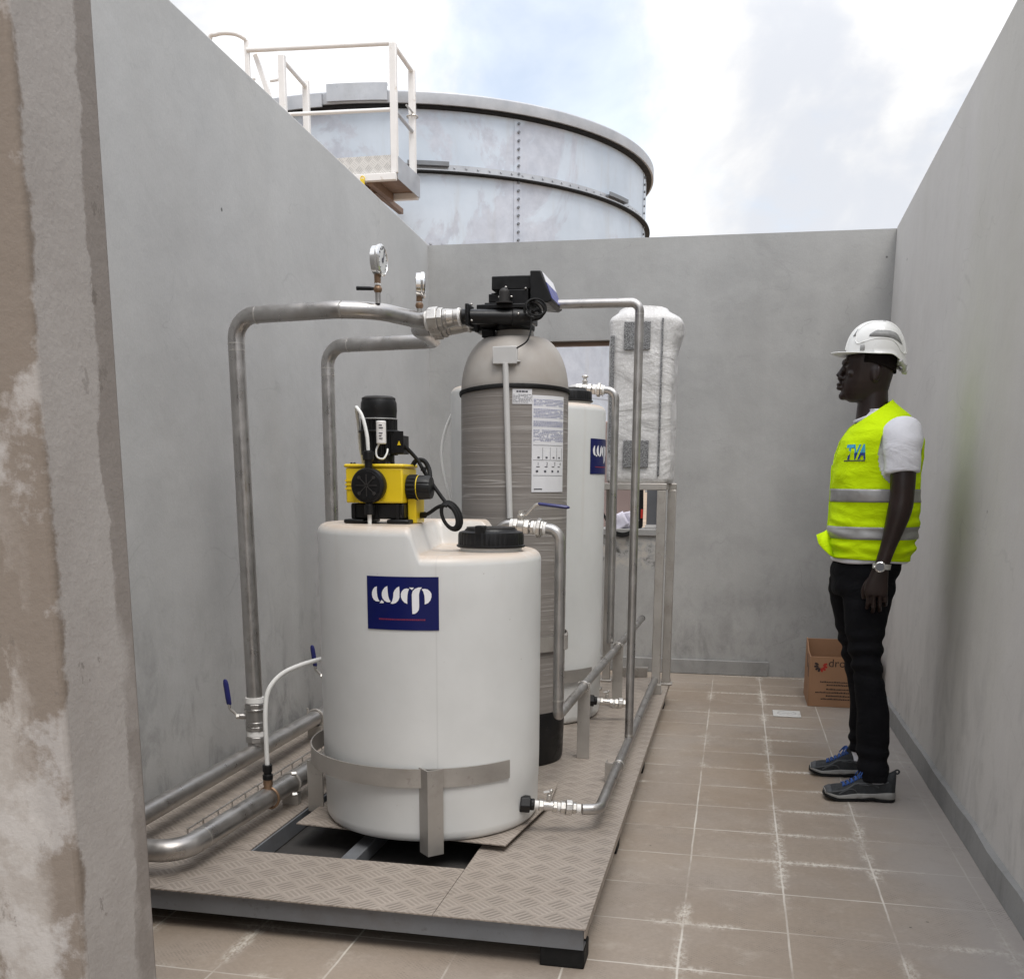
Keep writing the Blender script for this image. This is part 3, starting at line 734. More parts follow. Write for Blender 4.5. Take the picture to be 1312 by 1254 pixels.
def wave_sticker(parent, c, R, a0, zc, wd, ht):
    w = MB(); cyl_sheet(w, c, R+.0012, a0, zc, wd, ht, 16, .001); st = build(w, 'sticker', 'navy', parent)
    w = MB(); sx = wd/990
    for poly in LOGO:
        pts = [((x-660)*sx, (458-y)*sx) for x, y in poly]; pts = pts[::-1]
        vs, fs = tess(pts); q = on_cyl([(p.x, p.y) for p in vs], c, R+.0032, a0, zc); w.addmesh(q, fs)
    build(w, 'wave_lettering', 'white_ink', st, smooth=0)
    w = MB(); x = -.32
    while x < .32:
        l = random.choice((.008, .012, .016)); cyl_sheet(w, c, R+.0026, a0+(x+l/2)*wd/R, zc-.30*ht, l*wd, .028*ht, 1, .0004); x += l+.006
    build(w, 'small_red_lettering', 'red_ink', st, smooth=0); return st

def poly_tank(name, label, c, R, zb, zhi, zlo, ysplit, lid_at, lid_r, logo_a, logo_z, group):
    t = thing(name, label, 'tank', (c[0], c[1], zb), group)
    N, rf = 256, .032
    def h(x, y):
        sx = x-.015+.16*(y+.1)
        rec = sstep(-.02, .018, sx)*max(1-sstep(ysplit, ysplit+.045, y), sstep(.11, .19, x))
        return zhi-(zhi-zlo)*rec
    w = MB(); A = [2*PI*i/N for i in range(N)]; rings = []
    for z, k in ((zb, .93), (zb+.004, .965), (zb+.016, .985), (zb+.035, .990), (zb+.125, .992), (zb+.132, .9965)):
        rings.append([V((c[0]+R*k*math.cos(a), c[1]+R*k*math.sin(a), z)) for a in A])
    for j in range(1, 9):
        rings.append([V((c[0]+R*math.cos(a), c[1]+R*math.sin(a), zb+.14+(h(R*math.cos(a), R*math.sin(a))-rf-zb-.14)*(j/8))) for a in A])
    for j in range(1, 7):
        q = j/6*PI/2; r = R-rf+rf*math.cos(q)
        rings.append([V((c[0]+r*math.cos(a), c[1]+r*math.sin(a), h(R*math.cos(a), R*math.sin(a))*(1-j/6)+h(r*math.cos(a), r*math.sin(a))*(j/6)-rf+rf*math.sin(q))) for a in A])
    for j in range(1, 72):
        r = (R-rf)*(1-j/72.)
        rings.append([V((c[0]+r*math.cos(a), c[1]+r*math.sin(a), h(r*math.cos(a), r*math.sin(a)))) for a in A])
    w.loft(rings); build(w, 'body', 'hdpe', t, smooth=60)
    lx, ly = lid_at; zl = zlo
    w = MB(); w.lathe([(lid_r*.93, zl-.01), (lid_r*.93, zl+.022), (lid_r*.9, zl+.022)], (lx, ly, 0), n=48, cap=False); build(w, 'neck', 'hdpe', t)
    w = MB(); n = 120; rg = []
    for z, k, rib in ((zl+.012, 1.0, 0), (zl+.014, 1.035, 0), (zl+.019, 1.035, 0), (zl+.021, .99, 1), (zl+.052, .985, 1), (zl+.060, .955, 0), (zl+.062, .9, 0), (zl+.064, .80, 0), (zl+.070, .76, 0), (zl+.071, .4, 0)):
        rg.append([V((lx+lid_r*(k-(.022*(i % 3 == 0) if rib else 0))*math.cos(2*PI*i/n), ly+lid_r*(k-(.022*(i % 3 == 0) if rib else 0))*math.sin(2*PI*i/n), z)) for i in range(n)])
    w.loft(rg); ld_ = build(w, 'lid', 'blk', t, smooth=30)
    w = MB(); w.lathe([(lid_r*.74, zl+.0712), (lid_r*.73, zl+.0755), (lid_r*.2, zl+.077)], (lx, ly, 0), n=48); build(w, 'lid_cap', 'blk_dusty', ld_)
    w = MB(); w.box(lx-.028, lx+.002, ly-lid_r*.95, ly-lid_r*.6, zl+.058, zl+.083); build(w, 'lid_catch', 'blk', ld_, bevel=.003)
    wave_sticker(t, c, R, logo_a, logo_z, .226, .161)
    return t
T1, T2, TRD = (-.988, 3.296), (-1.0, 4.997), .368
tank1 = poly_tank('dosing_tank', 'squat white plastic tank in front with a blue sticker and yellow pump on top', T1, TRD, .151, 1.136, 1.05, .20, (-.768, 3.24), .107, math.radians(-90+2.8), .908, 'white plastic tanks')
tank2 = poly_tank('dosing_tank', 'tall white plastic tank standing behind the grey fibreglass vessel', T2, .373, ZD+.002, 1.705, 1.622, .20, (-.80, 4.93), .117, math.radians(-11), 1.385, 'white plastic tanks')
# overflow tube on the tall tank
w = MB(); w.tube(smooth_path([(-1.374, 4.99, 1.60), (-1.41, 4.985, 1.52), (-1.432, 4.985, 1.42), (-1.425, 4.985, 1.32), (-1.40, 4.985, 1.22), (-1.374, 4.99, 1.14)], 8), .0075, 10); build(w, 'sight_tube', 'wtube', tank2)
def drain(tank, y, x0, xe):
    """outlet, valve and union up to the drain line"""
    z = .228; t = thing('drain_valve', '', 'valve', (x0, y, z)); v = V((xe-x0, .055, -.022)); L = v.length; d = v/L
    P = lambda s: V((x0, y, z))+d*s
    w = MB(); w.hexnut(P(-.012), P(.022), .03); w.hexnut(P(.0221), P(.036), .021, 8); build(w, 'tank_nut', 'blk', t, bevel=.003)
    w = MB(); w.cyl(P(.03), P(.06), .0145); w.cyl(P(.105), P(.125), .0145); w.cyl(P(.165), P(L-.03), .0145); build(w, 'tape_ring', 'tape', t)
    w = MB(); w.cyl(P(.055), P(.108), .0165); w.hexnut(P(.05), P(.066), .021); w.hexnut(P(.097), P(.112), .021); w.cyl(P(.082), P(.082)+V((.004, 0, .04)), .008); build(w, 'valve_body', 'steel_b', t, bevel=.002)
    w = MB(); w.tube([P(.082)+V((.004, 0, .038)), P(.08)+V((.012, -.002, .050)), P(.08)+V((-.012, -.006, .046))], .0055, 8, .004); w.ball(P(.08)+V((.012, -.002, .052)), .007); build(w, 'lever', 'steel_b', t)
    w = MB(); w.hexnut(P(.122), P(.14), .022); w.hexnut(P(.1402), P(.162), .027, 8); w.hexnut(P(.1622), P(.176), .021); build(w, 'union', 'steel_b', t, bevel=.002)
    return t
d1 = drain(tank1, 3.175, -.642, -.43); d1['label'] = 'small steel drain valve with hex union at the foot of the squat front tank'; d1['group'] = 'drain valves'
d2 = drain(tank2, 4.84, -.655, -.43); d2['label'] = 'small steel drain valve at the foot of the tall rear tank'; d2['group'] = 'drain valves'

# retaining bracket of the front tank
br = thing('tank_bracket', 'curved stainless band on angle posts wrapped around the squat front tank', 'bracket', (-.88, 2.9, ZD), 'tank retaining bands')
def band(mb, c, R, a0, a1, z0, z1, t=.004, n=40):
    rg = []
    for i in range(n+1):
        a = math.radians(a0+(a1-a0)*i/n); d = V((math.cos(a), math.sin(a), 0)); p = V((c[0], c[1], 0))+d*R
        rg.append([p+V((0, 0, z0)), p+V((0, 0, z1)), p+d*t+V((0, 0, z1)), p+d*t+V((0, 0, z0))])
    return mb.loft(rg)
w = MB(); band(w, (-1.008, 3.314), .398, 150, 327, .337, .397); build(w, 'band', 'steel_flat', br, smooth=30)
def angle_post(mb, p, a, z0, z1, s=.055, t=.005):
    u = V((math.cos(a), math.sin(a), 0)); v = V((-u.y, u.x, 0)); q = V((p[0], p[1], 0)); k = math.sqrt(.5)
    A, B = (u+v)*k, (u-v)*k
    prof = [q, q-A*s, q-A*s-B*t, q-A*t-B*t, q-B*s-A*t, q-B*s]
    return mb.loft([[p_+V((0, 0, z)) for p_ in prof] for z in (z0, z1)])
w = MB(); angle_post(w, (-.885, 2.893), math.radians(-90), ZD+.0005, .400); build(w, 'post', 'steel_flat', br, smooth=25)
w = MB(); angle_post(w, (-1.428, 3.235), math.radians(-150), ZD+.0005, .31, .065); build(w, 'post', 'steel_flat', br, smooth=25)
w = MB(); w.hexnut((-1.462, 3.18, .20), (-1.448, 3.188, .20), .008); w.hexnut((-1.462, 3.18, .275), (-1.448, 3.188, .275), .008); build(w, 'bolt', 'steel_b', br)
br2 = thing('tank_bracket', 'short stainless band and post around the foot of the grey vessel', 'bracket', (-.62, 4.1, ZD), 'tank retaining bands')
w = MB(); band(w, (-.883, 4.135), .222, 200, 395, .60, .66); w.box(-.66, -.648, 4.06, 4.10, .60, .66); build(w, 'band', 'steel_flat', br2, smooth=30)
w = MB(); band(w, (-.883, 4.135), .226, 200, 284, .245, .305); build(w, 'band', 'steel_flat', br2, smooth=30)
br3 = thing('tank_bracket', 'stainless band low around the tall rear tank', 'bracket', (-.7, 4.7, ZD), 'tank retaining bands')
w = MB(); band(w, (-1.0, 4.997), .387, 215, 335, .335, .395); build(w, 'band', 'steel_flat', br3, smooth=30)
w = MB(); angle_post(w, (-1.09, 4.60), math.radians(-100), ZD+.0005, .398); build(w, 'post', 'steel_flat', br3, smooth=25)

# ---------------------------------------------------------------- dosing pump
PX, PY, PZ = -1.108, 3.17, 1.137
dp = thing('dosing_pump', 'yellow and black dosing pump with upright motor on the front tank', 'pump', (PX, PY, PZ))
def bx(mb, x0, x1, y0, y1, z0, z1): return mb.box(PX+x0, PX+x1, PY+y0, PY+y1, PZ+z0, PZ+z1)
def pp(x, y, z): return V((PX+x, PY+y, PZ+z))
w = MB(); bx(w, -.108, -.04, -.07, .09, 0, .013); bx(w, .035, .108, -.07, .09, 0, .013); bx(w, -.088, .088, -.055, .075, .0135, .062); build(w, 'base', 'blk', dp, bevel=.005)
w = MB()
for x in (-.075, .0, .07): bx(w, x-.004, x+.004, -.062, -.0555, .014, .061)
build(w, 'base_rib', 'blk', dp)
w = MB(); bx(w, -.100, .088, -.062, .085, .0635, .172); bx(w, -.104, .092, -.066, .089, .1725, .184); build(w, 'gearbox', 'yellow', dp, bevel=.005)
w = MB(); bx(w, .089, .118, -.02, .07, .0, .125); build(w, 'side_plate', 'yellow', dp, bevel=.004)
w = MB()
for z in (.105, .118, .13): bx(w, -.101, -.06, -.0645, -.0622, z, z+.005)
build(w, 'cooling_slot', 'yellow', dp)
w = MB()
for x in (-.085, -.075, .03, .04): w.ball(pp(x, -.045, .185), .0045)
build(w, 'screw', 'blk_dusty', dp)
mx, my = -.012, .015
w = MB(); n = 96; rg = []
for z, r, fin in ((.1845, .047, 0), (.212, .047, 0), (.2122, .058, 0), (.216, .058, 1), (.322, .058, 1), (.325, .0555, 0), (.345, .0565, 0), (.348, .0575, 0), (.372, .0565, 0), (.384, .052, 0), (.391, .043, 0), (.393, .02, 0)):
    rg.append([pp(mx+(r-(.006 if fin and i % 4 < 2 else 0))*math.cos(2*PI*i/n), my+(r-(.006 if fin and i % 4 < 2 else 0))*math.sin(2*PI*i/n), z) for i in range(n)])
w.loft(rg); mo = build(w, 'motor', 'blk', dp, smooth=30)
w = MB(); w.torus(pp(mx, my, .3235), (0, 0, 1), .0572, .0022, 48, 8); build(w, 'motor_band', 'grey_tape', mo)
w = MB(); w.lathe([(.0535, .384), (.0525, .3885), (.0435, .3935), (.01, .395)], (PX+mx, PY+my, PZ), n=40); build(w, 'fan_cover', 'blk_dusty', mo)
w = MB(); w.cyl(pp(mx+.028, my-.062, .245), pp(mx+.028, my-.062, .315), .0155); build(w, 'capacitor', 'white_paint', mo, bevel=.003)
w = MB(); w.torus(pp(mx, my, .285), (0, 0, 1), .063, .0035, 40, 8); build(w, 'capacitor_strap', 'blk', mo)
w = MB()
for z, l in ((.30, .01), (.292, .014), (.276, .012), (.268, .008), (.26, .012)): w.box(PX+mx+.026, PX+mx+.026+l, PY+my-.0782, PY+my-.0772, PZ+z, PZ+z+.003)
build(w, 'capacitor_print', 'ink', mo)
w = MB(); w.tube(smooth_path([pp(mx+.020, my-.062, .245), pp(mx+.012, my-.066, .225), pp(mx+.016, my-.068, .205), pp(mx+.035, my-.068, .20), pp(mx+.044, my-.06, .215), pp(mx+.044, my-.05, .23)], 6), .003, 8); build(w, 'capacitor_lead', 'wtube', mo)
w = MB(); bx(w, mx+.05, mx+.088, my-.035, my+.03, .215, .272); bx(w, mx+.06, mx+.092, my-.037, my-.0352, .218, .285); tb = build(w, 'terminal_box', 'blk', mo, bevel=.004)
w = MB(); w.addmesh([pp(mx+.072, my-.0385, .242), pp(mx+.084, my-.0385, .242), pp(mx+.078, my-.0385, .256)], [(0, 1, 2)]); build(w, 'warning_mark', 'yellow', mo, smooth=0)
w = MB(); hx = -.016; w.lathe([(.053, 0), (.054, .006), (.054, .03), (.051, .034), (.043, .036), (.0428, .040), (.01, .041)], pp(hx, -.0625, .118), (0, -1, 0), 56); hd = build(w, 'pump_head', 'blk', dp)
w = MB()
for a in (45, 135, 225, 315):
    a = math.radians(a); p = pp(hx+.034*math.cos(a), -.0985, .118+.034*math.sin(a)); w.hexnut(p, p+V((0, -.006, 0)), .006)
build(w, 'head_bolt', 'blk_dusty', hd)
w = MB()
for a in range(0, 180, 45):
    a = math.radians(a); u = V((math.cos(a), 0, math.sin(a))); c = pp(hx, -.1035, .118); sq(w, c-u*.034, c+u*.034, .0028, .0028)
build(w, 'head_rib', 'blk_dusty', hd)
w = MB()
w.cyl(pp(hx, -.08, .168), pp(hx, -.08, .198), .012); w.hexnut(pp(hx, -.08, .195), pp(hx, -.08, .222), .0175, 12); w.cyl(pp(hx, -.08, .225), pp(hx, -.08, .222), .012)
w.cyl(pp(hx, -.08, .065), pp(hx, -.08, .035), .0125); w.hexnut(pp(hx, -.08, .058), pp(hx, -.08, .028), .0165, 12); build(w, 'valve_cartridge', 'blk', hd, bevel=.0015)
w = MB(); w.cyl(pp(hx, -.08, .03), pp(hx, -.08, -.03), .0065); build(w, 'suction_tube', 'wtube', hd)
w = MB(); w.tube(smooth_path([pp(hx, -.08, .222), pp(hx-.003, -.08, .27), pp(hx-.018, -.075, .325), pp(hx-.038, -.065, .352), pp(hx-.054, -.03, .352), pp(hx-.064, .01, .315), pp(hx-.066, .03, .24), pp(hx-.06, .045, .16), pp(hx-.07, .06, .02)], 8), .0058, 12); build(w, 'discharge_hose', 'wtube', dp)
w = MB(); n = 72; rg = []
for x, r, rib in ((.0885, .035, 0), (.09, .0385, 0), (.094, .0405, 1), (.118, .0405, 1), (.12, .037, 0), (.1235, .035, 0)):
    rg.append([pp(x, -.005+(r-(.003 if rib and i % 4 < 2 else 0))*math.cos(2*PI*i/n), .112+(r-(.003 if rib and i % 4 < 2 else 0))*math.sin(2*PI*i/n)) for i in range(n)])
w.loft(rg)
kn = build(w, 'adjusting_ring', 'blk_matt', dp, smooth=30)
w = MB(); n = 72; rg = []
for x, r, rib in ((.1236, .036, 0), (.126, .0385, 1), (.160, .0365, 1), (.165, .034, 0), (.1652, .02, 0)):
    rg.append([pp(x, -.005+(r-(.0022 if rib and i % 8 < 1 else 0))*math.cos(2*PI*i/n), .112+(r-(.0022 if rib and i % 8 < 1 else 0))*math.sin(2*PI*i/n)) for i in range(n)])
w.loft(rg); build(w, 'stroke_knob', 'blk', dp, smooth=30)
w = MB(); w.torus(pp(.1228, -.005, .112), (1, 0, 0), .0365, .0016, 40, 6); build(w, 'knob_scale', 'yellow', dp)
cx, cz = .232, .02
w = MB(); w.tube(smooth_path([pp(mx+.088, my-.01, .24), pp(.11, .02, .20), pp(.135, .02, .16), pp(.17, .02, .11), pp(.205, .0, .072), pp(.234, -.02, .05)], 8), .0062, 10)
w.tube(smooth_path([pp(.085, .05, .18), pp(.10, .05, .197), pp(.125, .05, .195), pp(.142, .045, .17), pp(.15, .03, .145)], 8), .0075, 10)
w.tube(smooth_path([pp(.118, .03, .024), pp(.15, .0, .03), pp(.19, -.02, .052), pp(.225, -.025, .062)], 8), .006, 10)
P_ = []
for i in range(100):
    a = i/100*2*PI*3.2+1.2; P_.append(pp(cx+(.020+.004*i/33)*math.cos(a)-.012*math.sin(a), -.05+.014*i/33, cz+.004+(.034+.0035*i/33)*math.sin(a)))
w.tube(P_, .0056, 8)
build(w, 'power_cable', 'blk_matt', dp)
w = MB(); w.hexnut(pp(.115, .03, .024), pp(.135, .018, .026), .0105, 10); w.box(PX+.128, PX+.138, PY+.0, PY+.03, PZ+.163, PZ+.176); build(w, 'cable_gland', 'blk', dp)

# ---------------------------------------------------------------- fibreglass vessel and its control valve
VX, VY, VR = -.883, 4.135, .2136
pv = thing('pressure_vessel', 'tall grey wound fibreglass vessel with domed top and instruction labels', 'pressure vessel', (VX, VY, ZD))
prof = [(VR*.92, .15), (VR*.92, .335), (VR, .345), (VR, 1.61)]
for i in range(1, 15):
    a = i/14*math.radians(70); prof.append((VR*math.cos(a)**.62 if i < 14 else .075, 1.61+.215*math.sin(a)/math.sin(math.radians(70))))
prof += [(.075, 1.832), (.072, 1.85), (.03, 1.851)]
w = MB(); w.lathe(prof, (VX, VY, 0), n=96); build(w, 'shell', 'frp', pv, smooth=30)
w = MB(); w.lathe([(VR*.96, ZD+.001), (VR*.985, ZD+.02), (VR+.002, .32), (VR+.003, .346), (VR-.01, .346)], (VX, VY, 0), n=72); build(w, 'base_boot', 'blk', pv)
vc = (VX, VY)
A_ = lambda x: -math.acos(max(-1, min(1, x/VR)))  # angle on the near side for an x offset
w = MB(); cyl_sheet(w, vc, VR+.001, A_(.072), 1.585, .075, .055, 8); l1 = build(w, 'label', 'paper', pv)
w = MB()
def dash_lines(mb, a0, zc, wd, rows, R, x0=-.46, x1=.46, hh=.0014):
    for z, fill in rows:
        x = x0*wd
        while x < x1*wd:
            l = random.uniform(.004, .012)
            if random.random() < fill: cyl_sheet(mb, vc, R, a0+(x+l/2)/VR, zc+z, min(l, x1*wd-x+.001), hh, 1, .0003)
            x += l+.002
dash_lines(w, A_(.072), 1.585, .075, [(-.022+.0048*i, .92) for i in range(7)], VR+.0026)
dash_lines(w, A_(.072), 1.585, .075, [(.018, 1)], VR+.0026, -.3, .3, .006)
build(w, 'label_print', 'ink', l1, smooth=0)
la = A_(.168)
w = MB(); cyl_sheet(w, vc, VR+.001, la, 1.41, .165, .362, 14); l2 = build(w, 'label', 'paper', pv)
w = MB(); dash_lines(w, la, 1.41, .165, [(.165-.0052*i, .9) for i in range(5)]+[(.13-.005*i, .93) for i in range(7)]+[(.085-.0045*i, 1) for i in range(5)]+[(.052-.005*i, .8) for i in range(9)], VR+.0026, hh=.0015)
build(w, 'label_text', 'blue_ink', l2, smooth=0)
w = MB()
for z in (-.004, -.06, -.118): cyl_sheet(w, vc, VR+.0026, la, 1.41+z, .155, .0012, 8, .0003)
for x in (-.036, 0, .036, .07): cyl_sheet(w, vc, VR+.0026, la+x/VR, 1.41-.035, .0012, .045, 1, .0003); cyl_sheet(w, vc, VR+.0026, la+(x-.018)/VR, 1.41-.05, .010, .006, 1, .0003); cyl_sheet(w, vc, VR+.0026, la+(x-.02)/VR, 1.41-.085, .014, .003, 1, .0003); cyl_sheet(w, vc, VR+.0026, la+(x-.024)/VR, 1.41-.102, .010, .008, 1, .0003)
for x, ch in ((-.06, '1'), (-.02, '2'), (.02, '3'), (.055, '4')):
    vs, fs = text_geo(ch, .018); w.addmesh(on_cyl([(p.x, p.y) for p in vs], vc, VR+.0028, la+x/VR, 1.41-.08), fs)
cyl_sheet(w, vc, VR+.0026, la-.055/VR, 1.41-.17, .035, .005, 1, .0003)
build(w, 'label_diagram', 'ink', l2, smooth=0)
w = MB()
rg = []
for i in range(73):
    a = 2*PI*i/72; d = V((math.cos(a), math.sin(a), 0)); z = 1.617+.010*math.cos(a+.9)-.006*abs(math.cos(a*1.0)); tw = .35*math.sin(3*a)
    p = V((VX, VY, z))+d*(VR+.004); rg.append([p+V((0, 0, 1))*.009*math.cos(q+tw)+d*.004*math.sin(q) for q in [2*PI*k/8 for k in range(8)]])
w.loft(rg); build(w, 'strap', 'blk_matt', pv)
w = MB(); w.box(-.918, -.832, 3.917, 3.952, 1.705, 1.763); w.box(-.922, -.828, 3.911, 3.9165, 1.702, 1.766); w.box(-.93, -.82, 3.93, 3.945, 1.71, 1.716); jb = build(w, 'junction_box', 'pvc', pv, bevel=.003)
w = MB(); w.cyl((-.873, 3.918, 1.704), (-.852, 3.910, 1.13), .0115, n=20); build(w, 'conduit', 'pvc', pv)

cv = thing('control_valve', 'black multiport control valve with blue faced timer head on top of the vessel', 'valve', (VX, VY, 1.85))
def cb(mb, x0, x1, y0, y1, z0, z1): return mb.box(VX+x0, VX+x1, VY+y0, VY+y1, z0, z1)
cy_ = VY-.15
w = MB(); w.lathe([(.074, 1.846), (.082, 1.852), (.082, 1.872), (.055, 1.885)], (VX, VY, 0), n=40)
w.cyl((VX-.15, VY-.165, 1.892), (VX+.08, VY-.11, 1.892), .034, n=28); w.cyl((VX+.015, VY-.125, 1.892), (VX+.088, VY-.105, 1.892), .038, .042, 28)
w.cyl((VX-.15, VY-.02, 1.885), (VX+.06, VY-.02, 1.885), .034, n=28)
cb(w, -.12, .075, -.13, .10, 1.886, 1.930)
bd = build(w, 'valve_body', 'blk', cv, bevel=.003)
w = MB(); cb(w, -.128, .088, -.14, .11, 1.9305, 1.9505); cb(w, -.105, -.05, -.10, .08, 1.951, 1.966); cb(w, -.088, -.02, -.10, .08, 1.9665, 2.005); cb(w, -.08, -.048, -.09, .05, 2.0055, 2.012)
cb(w, -.0195, .08, -.12, .09, 1.951, 2.018); build(w, 'mid_housing', 'blk', cv, bevel=.004)
w = MB(); cb(w, -.072, .089, -.115, .09, 2.0185, 2.082); build(w, 'motor_cover', 'blk', cv, bevel=.004)
w = MB(); w.prism([(VX+.0895, 1.960), (VX+.16, 1.951), (VX+.178, 1.962), (VX+.133, 2.096), (VX+.0895, 2.097)], (0, VY-.135, 0), (1, 0, 0), (0, 0, 1), -.25); th = build(w, 'timer_head', 'blk', cv, bevel=.004)
# slanted face plates
p0, p1 = V((VX+.178, 0, 1.962)), V((VX+.133, 0, 2.096)); e = (p1-p0); nrm = V((e.z, 0, -e.x)).normalized()
def face_patch(mat, t0, t1, name):
    w = MB(); q = [(t0, -.125), (t0, .105), (t1, .105), (t1, -.125)]
    w.loft([[p0+e*t+nrm*k+V((0, VY+y, 0)) for t, y in q] for k in (.0012, .003)]); return build(w, name, mat, th)
face_patch(simple('faceplate_blue', (.028, .034, .22), .4), .06, .60, 'blue_faceplate'); face_patch('paper', .61, .95, 'white_faceplate')
w = MB(); w.cyl((VX-.012, VY-.145, 1.95), (VX-.012, VY-.145, 2.0), .021, n=24); w.ball((VX-.012, VY-.145, 2.0), .021); w.cyl((VX-.012, VY-.145, 1.9505), (VX-.012, VY-.145, 1.957), .034, n=24); build(w, 'injector', 'blk_dusty', cv)
w = MB()
for x, y, z in ((-.012, -.118, 2.029), (-.037, -.125, 1.984), (.012, -.125, 1.984), (.07, -.123, 2.02), (.049, -.16, 1.90), (.079, -.152, 1.901), (-.135, -.19, 1.87), (-.135, -.19, 1.942), (-.16, -.19, 1.872), (.052, -.13, 1.945)): w.ball((VX+x, VY+y, z), .0055)
build(w, 'screw', 'steel_b', cv)
w = MB()
for y, z in ((-.165, 1.892), (-.02, 1.885)): w.cyl((VX-.178, VY+y-.003, z), (VX-.15, VY+y, z), .036, n=28); cb(w, -.157, -.143, y-.045, y+.045, z-.046, z+.052)
cb(w, -.13, -.08, -.05, .03, 1.815, 1.852)
build(w, 'port_flange', 'blk', cv, bevel=.003)
w = MB()
for i in range(4): w.torus((VX+.112+.004*i, VY-.16-.008*i, 1.912+.003*i), (.25*(i-1), -1, .2*(i-2)), .043-.004*(i % 2), .0036, 40, 8)
w.tube(smooth_path([(VX+.09, VY-.14, 1.965), (VX+.10, VY-.165, 1.95), (VX+.13, VY-.17, 1.93), (VX+.145, VY-.17, 1.89), (VX+.12, VY-.172, 1.868), (VX+.085, VY-.16, 1.862)], 8), .0036, 8)
w.tube(smooth_path([(VX+.09, VY-.165, 1.93), (VX+.105, VY-.18, 1.87), (VX+.107, VY-.20, 1.81), (VX+.095, VY-.215, 1.765), (VX+.062, VY-.222, 1.738), (VX+.05, VY-.215, 1.735)], 8), .0036, 8)
build(w, 'sensor_cable', 'blk_matt', cv)
w = MB(); w.torus((VX+.125, VY-.165, 1.9), (.3, -1, .3), .014, .008, 20, 8, .4, 5.5); build(w, 'cable_tie', 'blk_matt', cv)
for o_ in kids(cv):      # the head is squat
    for q_ in [o_]+kids(o_):
        for v_ in q_.data.vertices: v_.co.z *= .80; v_.co.x *= .95
# ---------------------------------------------------------------- pipework
def ringz(mb, p, d, r, l=.012, n=24):
    p, d = V(p), V(d).normalized(); return mb.cyl(p-d*l/2, p+d*l/2, r, r, n)
PR = .0305
# two long lines along the left wall
t = thing('floor_pipe', 'thick stainless pipe along the deck closest to the left wall', 'pipe', (-1.812, 4.2, .15))
w = MB(); w.tube([(-1.80, 1.9, .22), (-1.812, 4.0, .22), (-1.815, 5.9, .22)], .033, 24); build(w, 'pipe_run', 'steel', t)
w = MB(); ringz(w, (-1.8115, 3.50, .22), (0, 1, 0), .0338, .006); ringz(w, (-1.813, 4.36, .22), (0, 1, 0), .0345, .02); ringz(w, (-1.813, 4.41, .22), (0, 1, 0), .039, .03); build(w, 'weld_ring', 'steel_b', t)
w = MB()
for y in (4.22, 5.4): w.box(-1.845, -1.78, y-.02, y+.02, ZD+.0005, .186); w.torus((-1.813, y, .22), (0, 1, 0), .037, .005, 24, 8); w.cyl((-1.85, y, .19), (-1.85, y, .262), .005)
build(w, 'pipe_clamp', 'steel_flat', t)
t = thing('floor_pipe', 'bent stainless pipe with an elbow on the deck beside the open hatch', 'pipe', (-1.52, 3.2, .15))
w = MB(); w.tube([(-2.03, 2.545, .203), (-1.545, 2.575, .203), (-1.50, 3.9, .203)], .034, 24, fil=.085, seg=12); build(w, 'pipe_run', 'steel', t)
w = MB(); ringz(w, (-1.541, 2.70, .203), (.03, 1, 0), .0348, .005); build(w, 'weld_ring', 'steel_b', t)
w = MB()
for y in (3.3,): w.torus((-1.521, y, .203), (0, 1, 0), .0375, .0045, 24, 8); w.box(-1.55, -1.49, y-.015, y+.015, ZD+.0005, .167)
build(w, 'pipe_clamp', 'steel_flat', t)

def riser(name, label, pts, fil, extra):
    t = thing(name, label, 'pipe', pts[0], 'overhead connection pipes')
    w = MB(); w.tube(pts, PR, 24, fil=fil, seg=12); build(w, 'pipe_run', 'steel', t)
    P = fillet(pts, fil, 12); w = MB()
    for p, d in extra: ringz(w, p, d, PR+.0011, .005)
    build(w, 'weld_seam', 'steel_b', t); return t
A0, A1 = V((-1.811, 3.63, .25)), V((-1.858, 3.70, 1.868)); dA = (A1-A0).normalized()
r1 = riser('riser_pipe', 'front bent stainless pipe rising from the deck and running over to the black valve', [A0, A1, (-1.44, 3.655, 1.872), (-1.30, 3.70, 1.872), (-1.215, 3.968, 1.872), (-1.195, 3.97, 1.872)], [.085, .10, .16, .10],
      [(A1-dA*.10, dA), (A1-dA*.125, dA), (V((-1.765, 3.69, 1.868)), (1, 0, 0)), (V((-1.42, 3.657, 1.872)), (1, 0, 0))])
B0, B1 = V((-1.82, 4.50, .25)), V((-1.85, 4.575, 1.868)); dB = (B1-B0).normalized()
r2 = riser('riser_pipe', 'rear bent stainless pipe rising behind the yellow pump to the black valve', [B0, B1, (-1.315, 4.50, 1.868), (-1.285, 4.14, 1.868), (-1.22, 4.118, 1.868)], [.085, .06, .03],
      [(B1-dB*.10, dB), (B1-dB*.13, dB), (V((-1.74, 4.56, 1.868)), (1, -.1, 0))])
def union(parent, x0, y, z, x1, yend):
    a, b = V((x0, y, z)), V((x1, yend, z+.012)); L = (b-a).length; d = (b-a)/L; P = lambda s: a+d*s
    w = MB(); w.cyl(P(0), P(.012), PR+.006); w.cyl(P(L-.012), P(L-.004), PR+.003); build(w, 'tape_ring', 'tape', parent)
    w = MB(); w.hexnut(P(.0125), P(.05), .049, 8); w.hexnut(P(.0502), P(.07), .043, 8); w.cyl(P(.0702), P(.085), .036); w.cyl(P(.0852), P(L-.03), .036, .031); w.cyl(P(L-.03), P(L), .031); build(w, 'union', 'steel_b', parent, bevel=.002)
union(r1, -1.197, 3.97, 1.872, -1.055, 3.97); union(r2, -1.222, 4.118, 1.868, -1.055, 4.115)

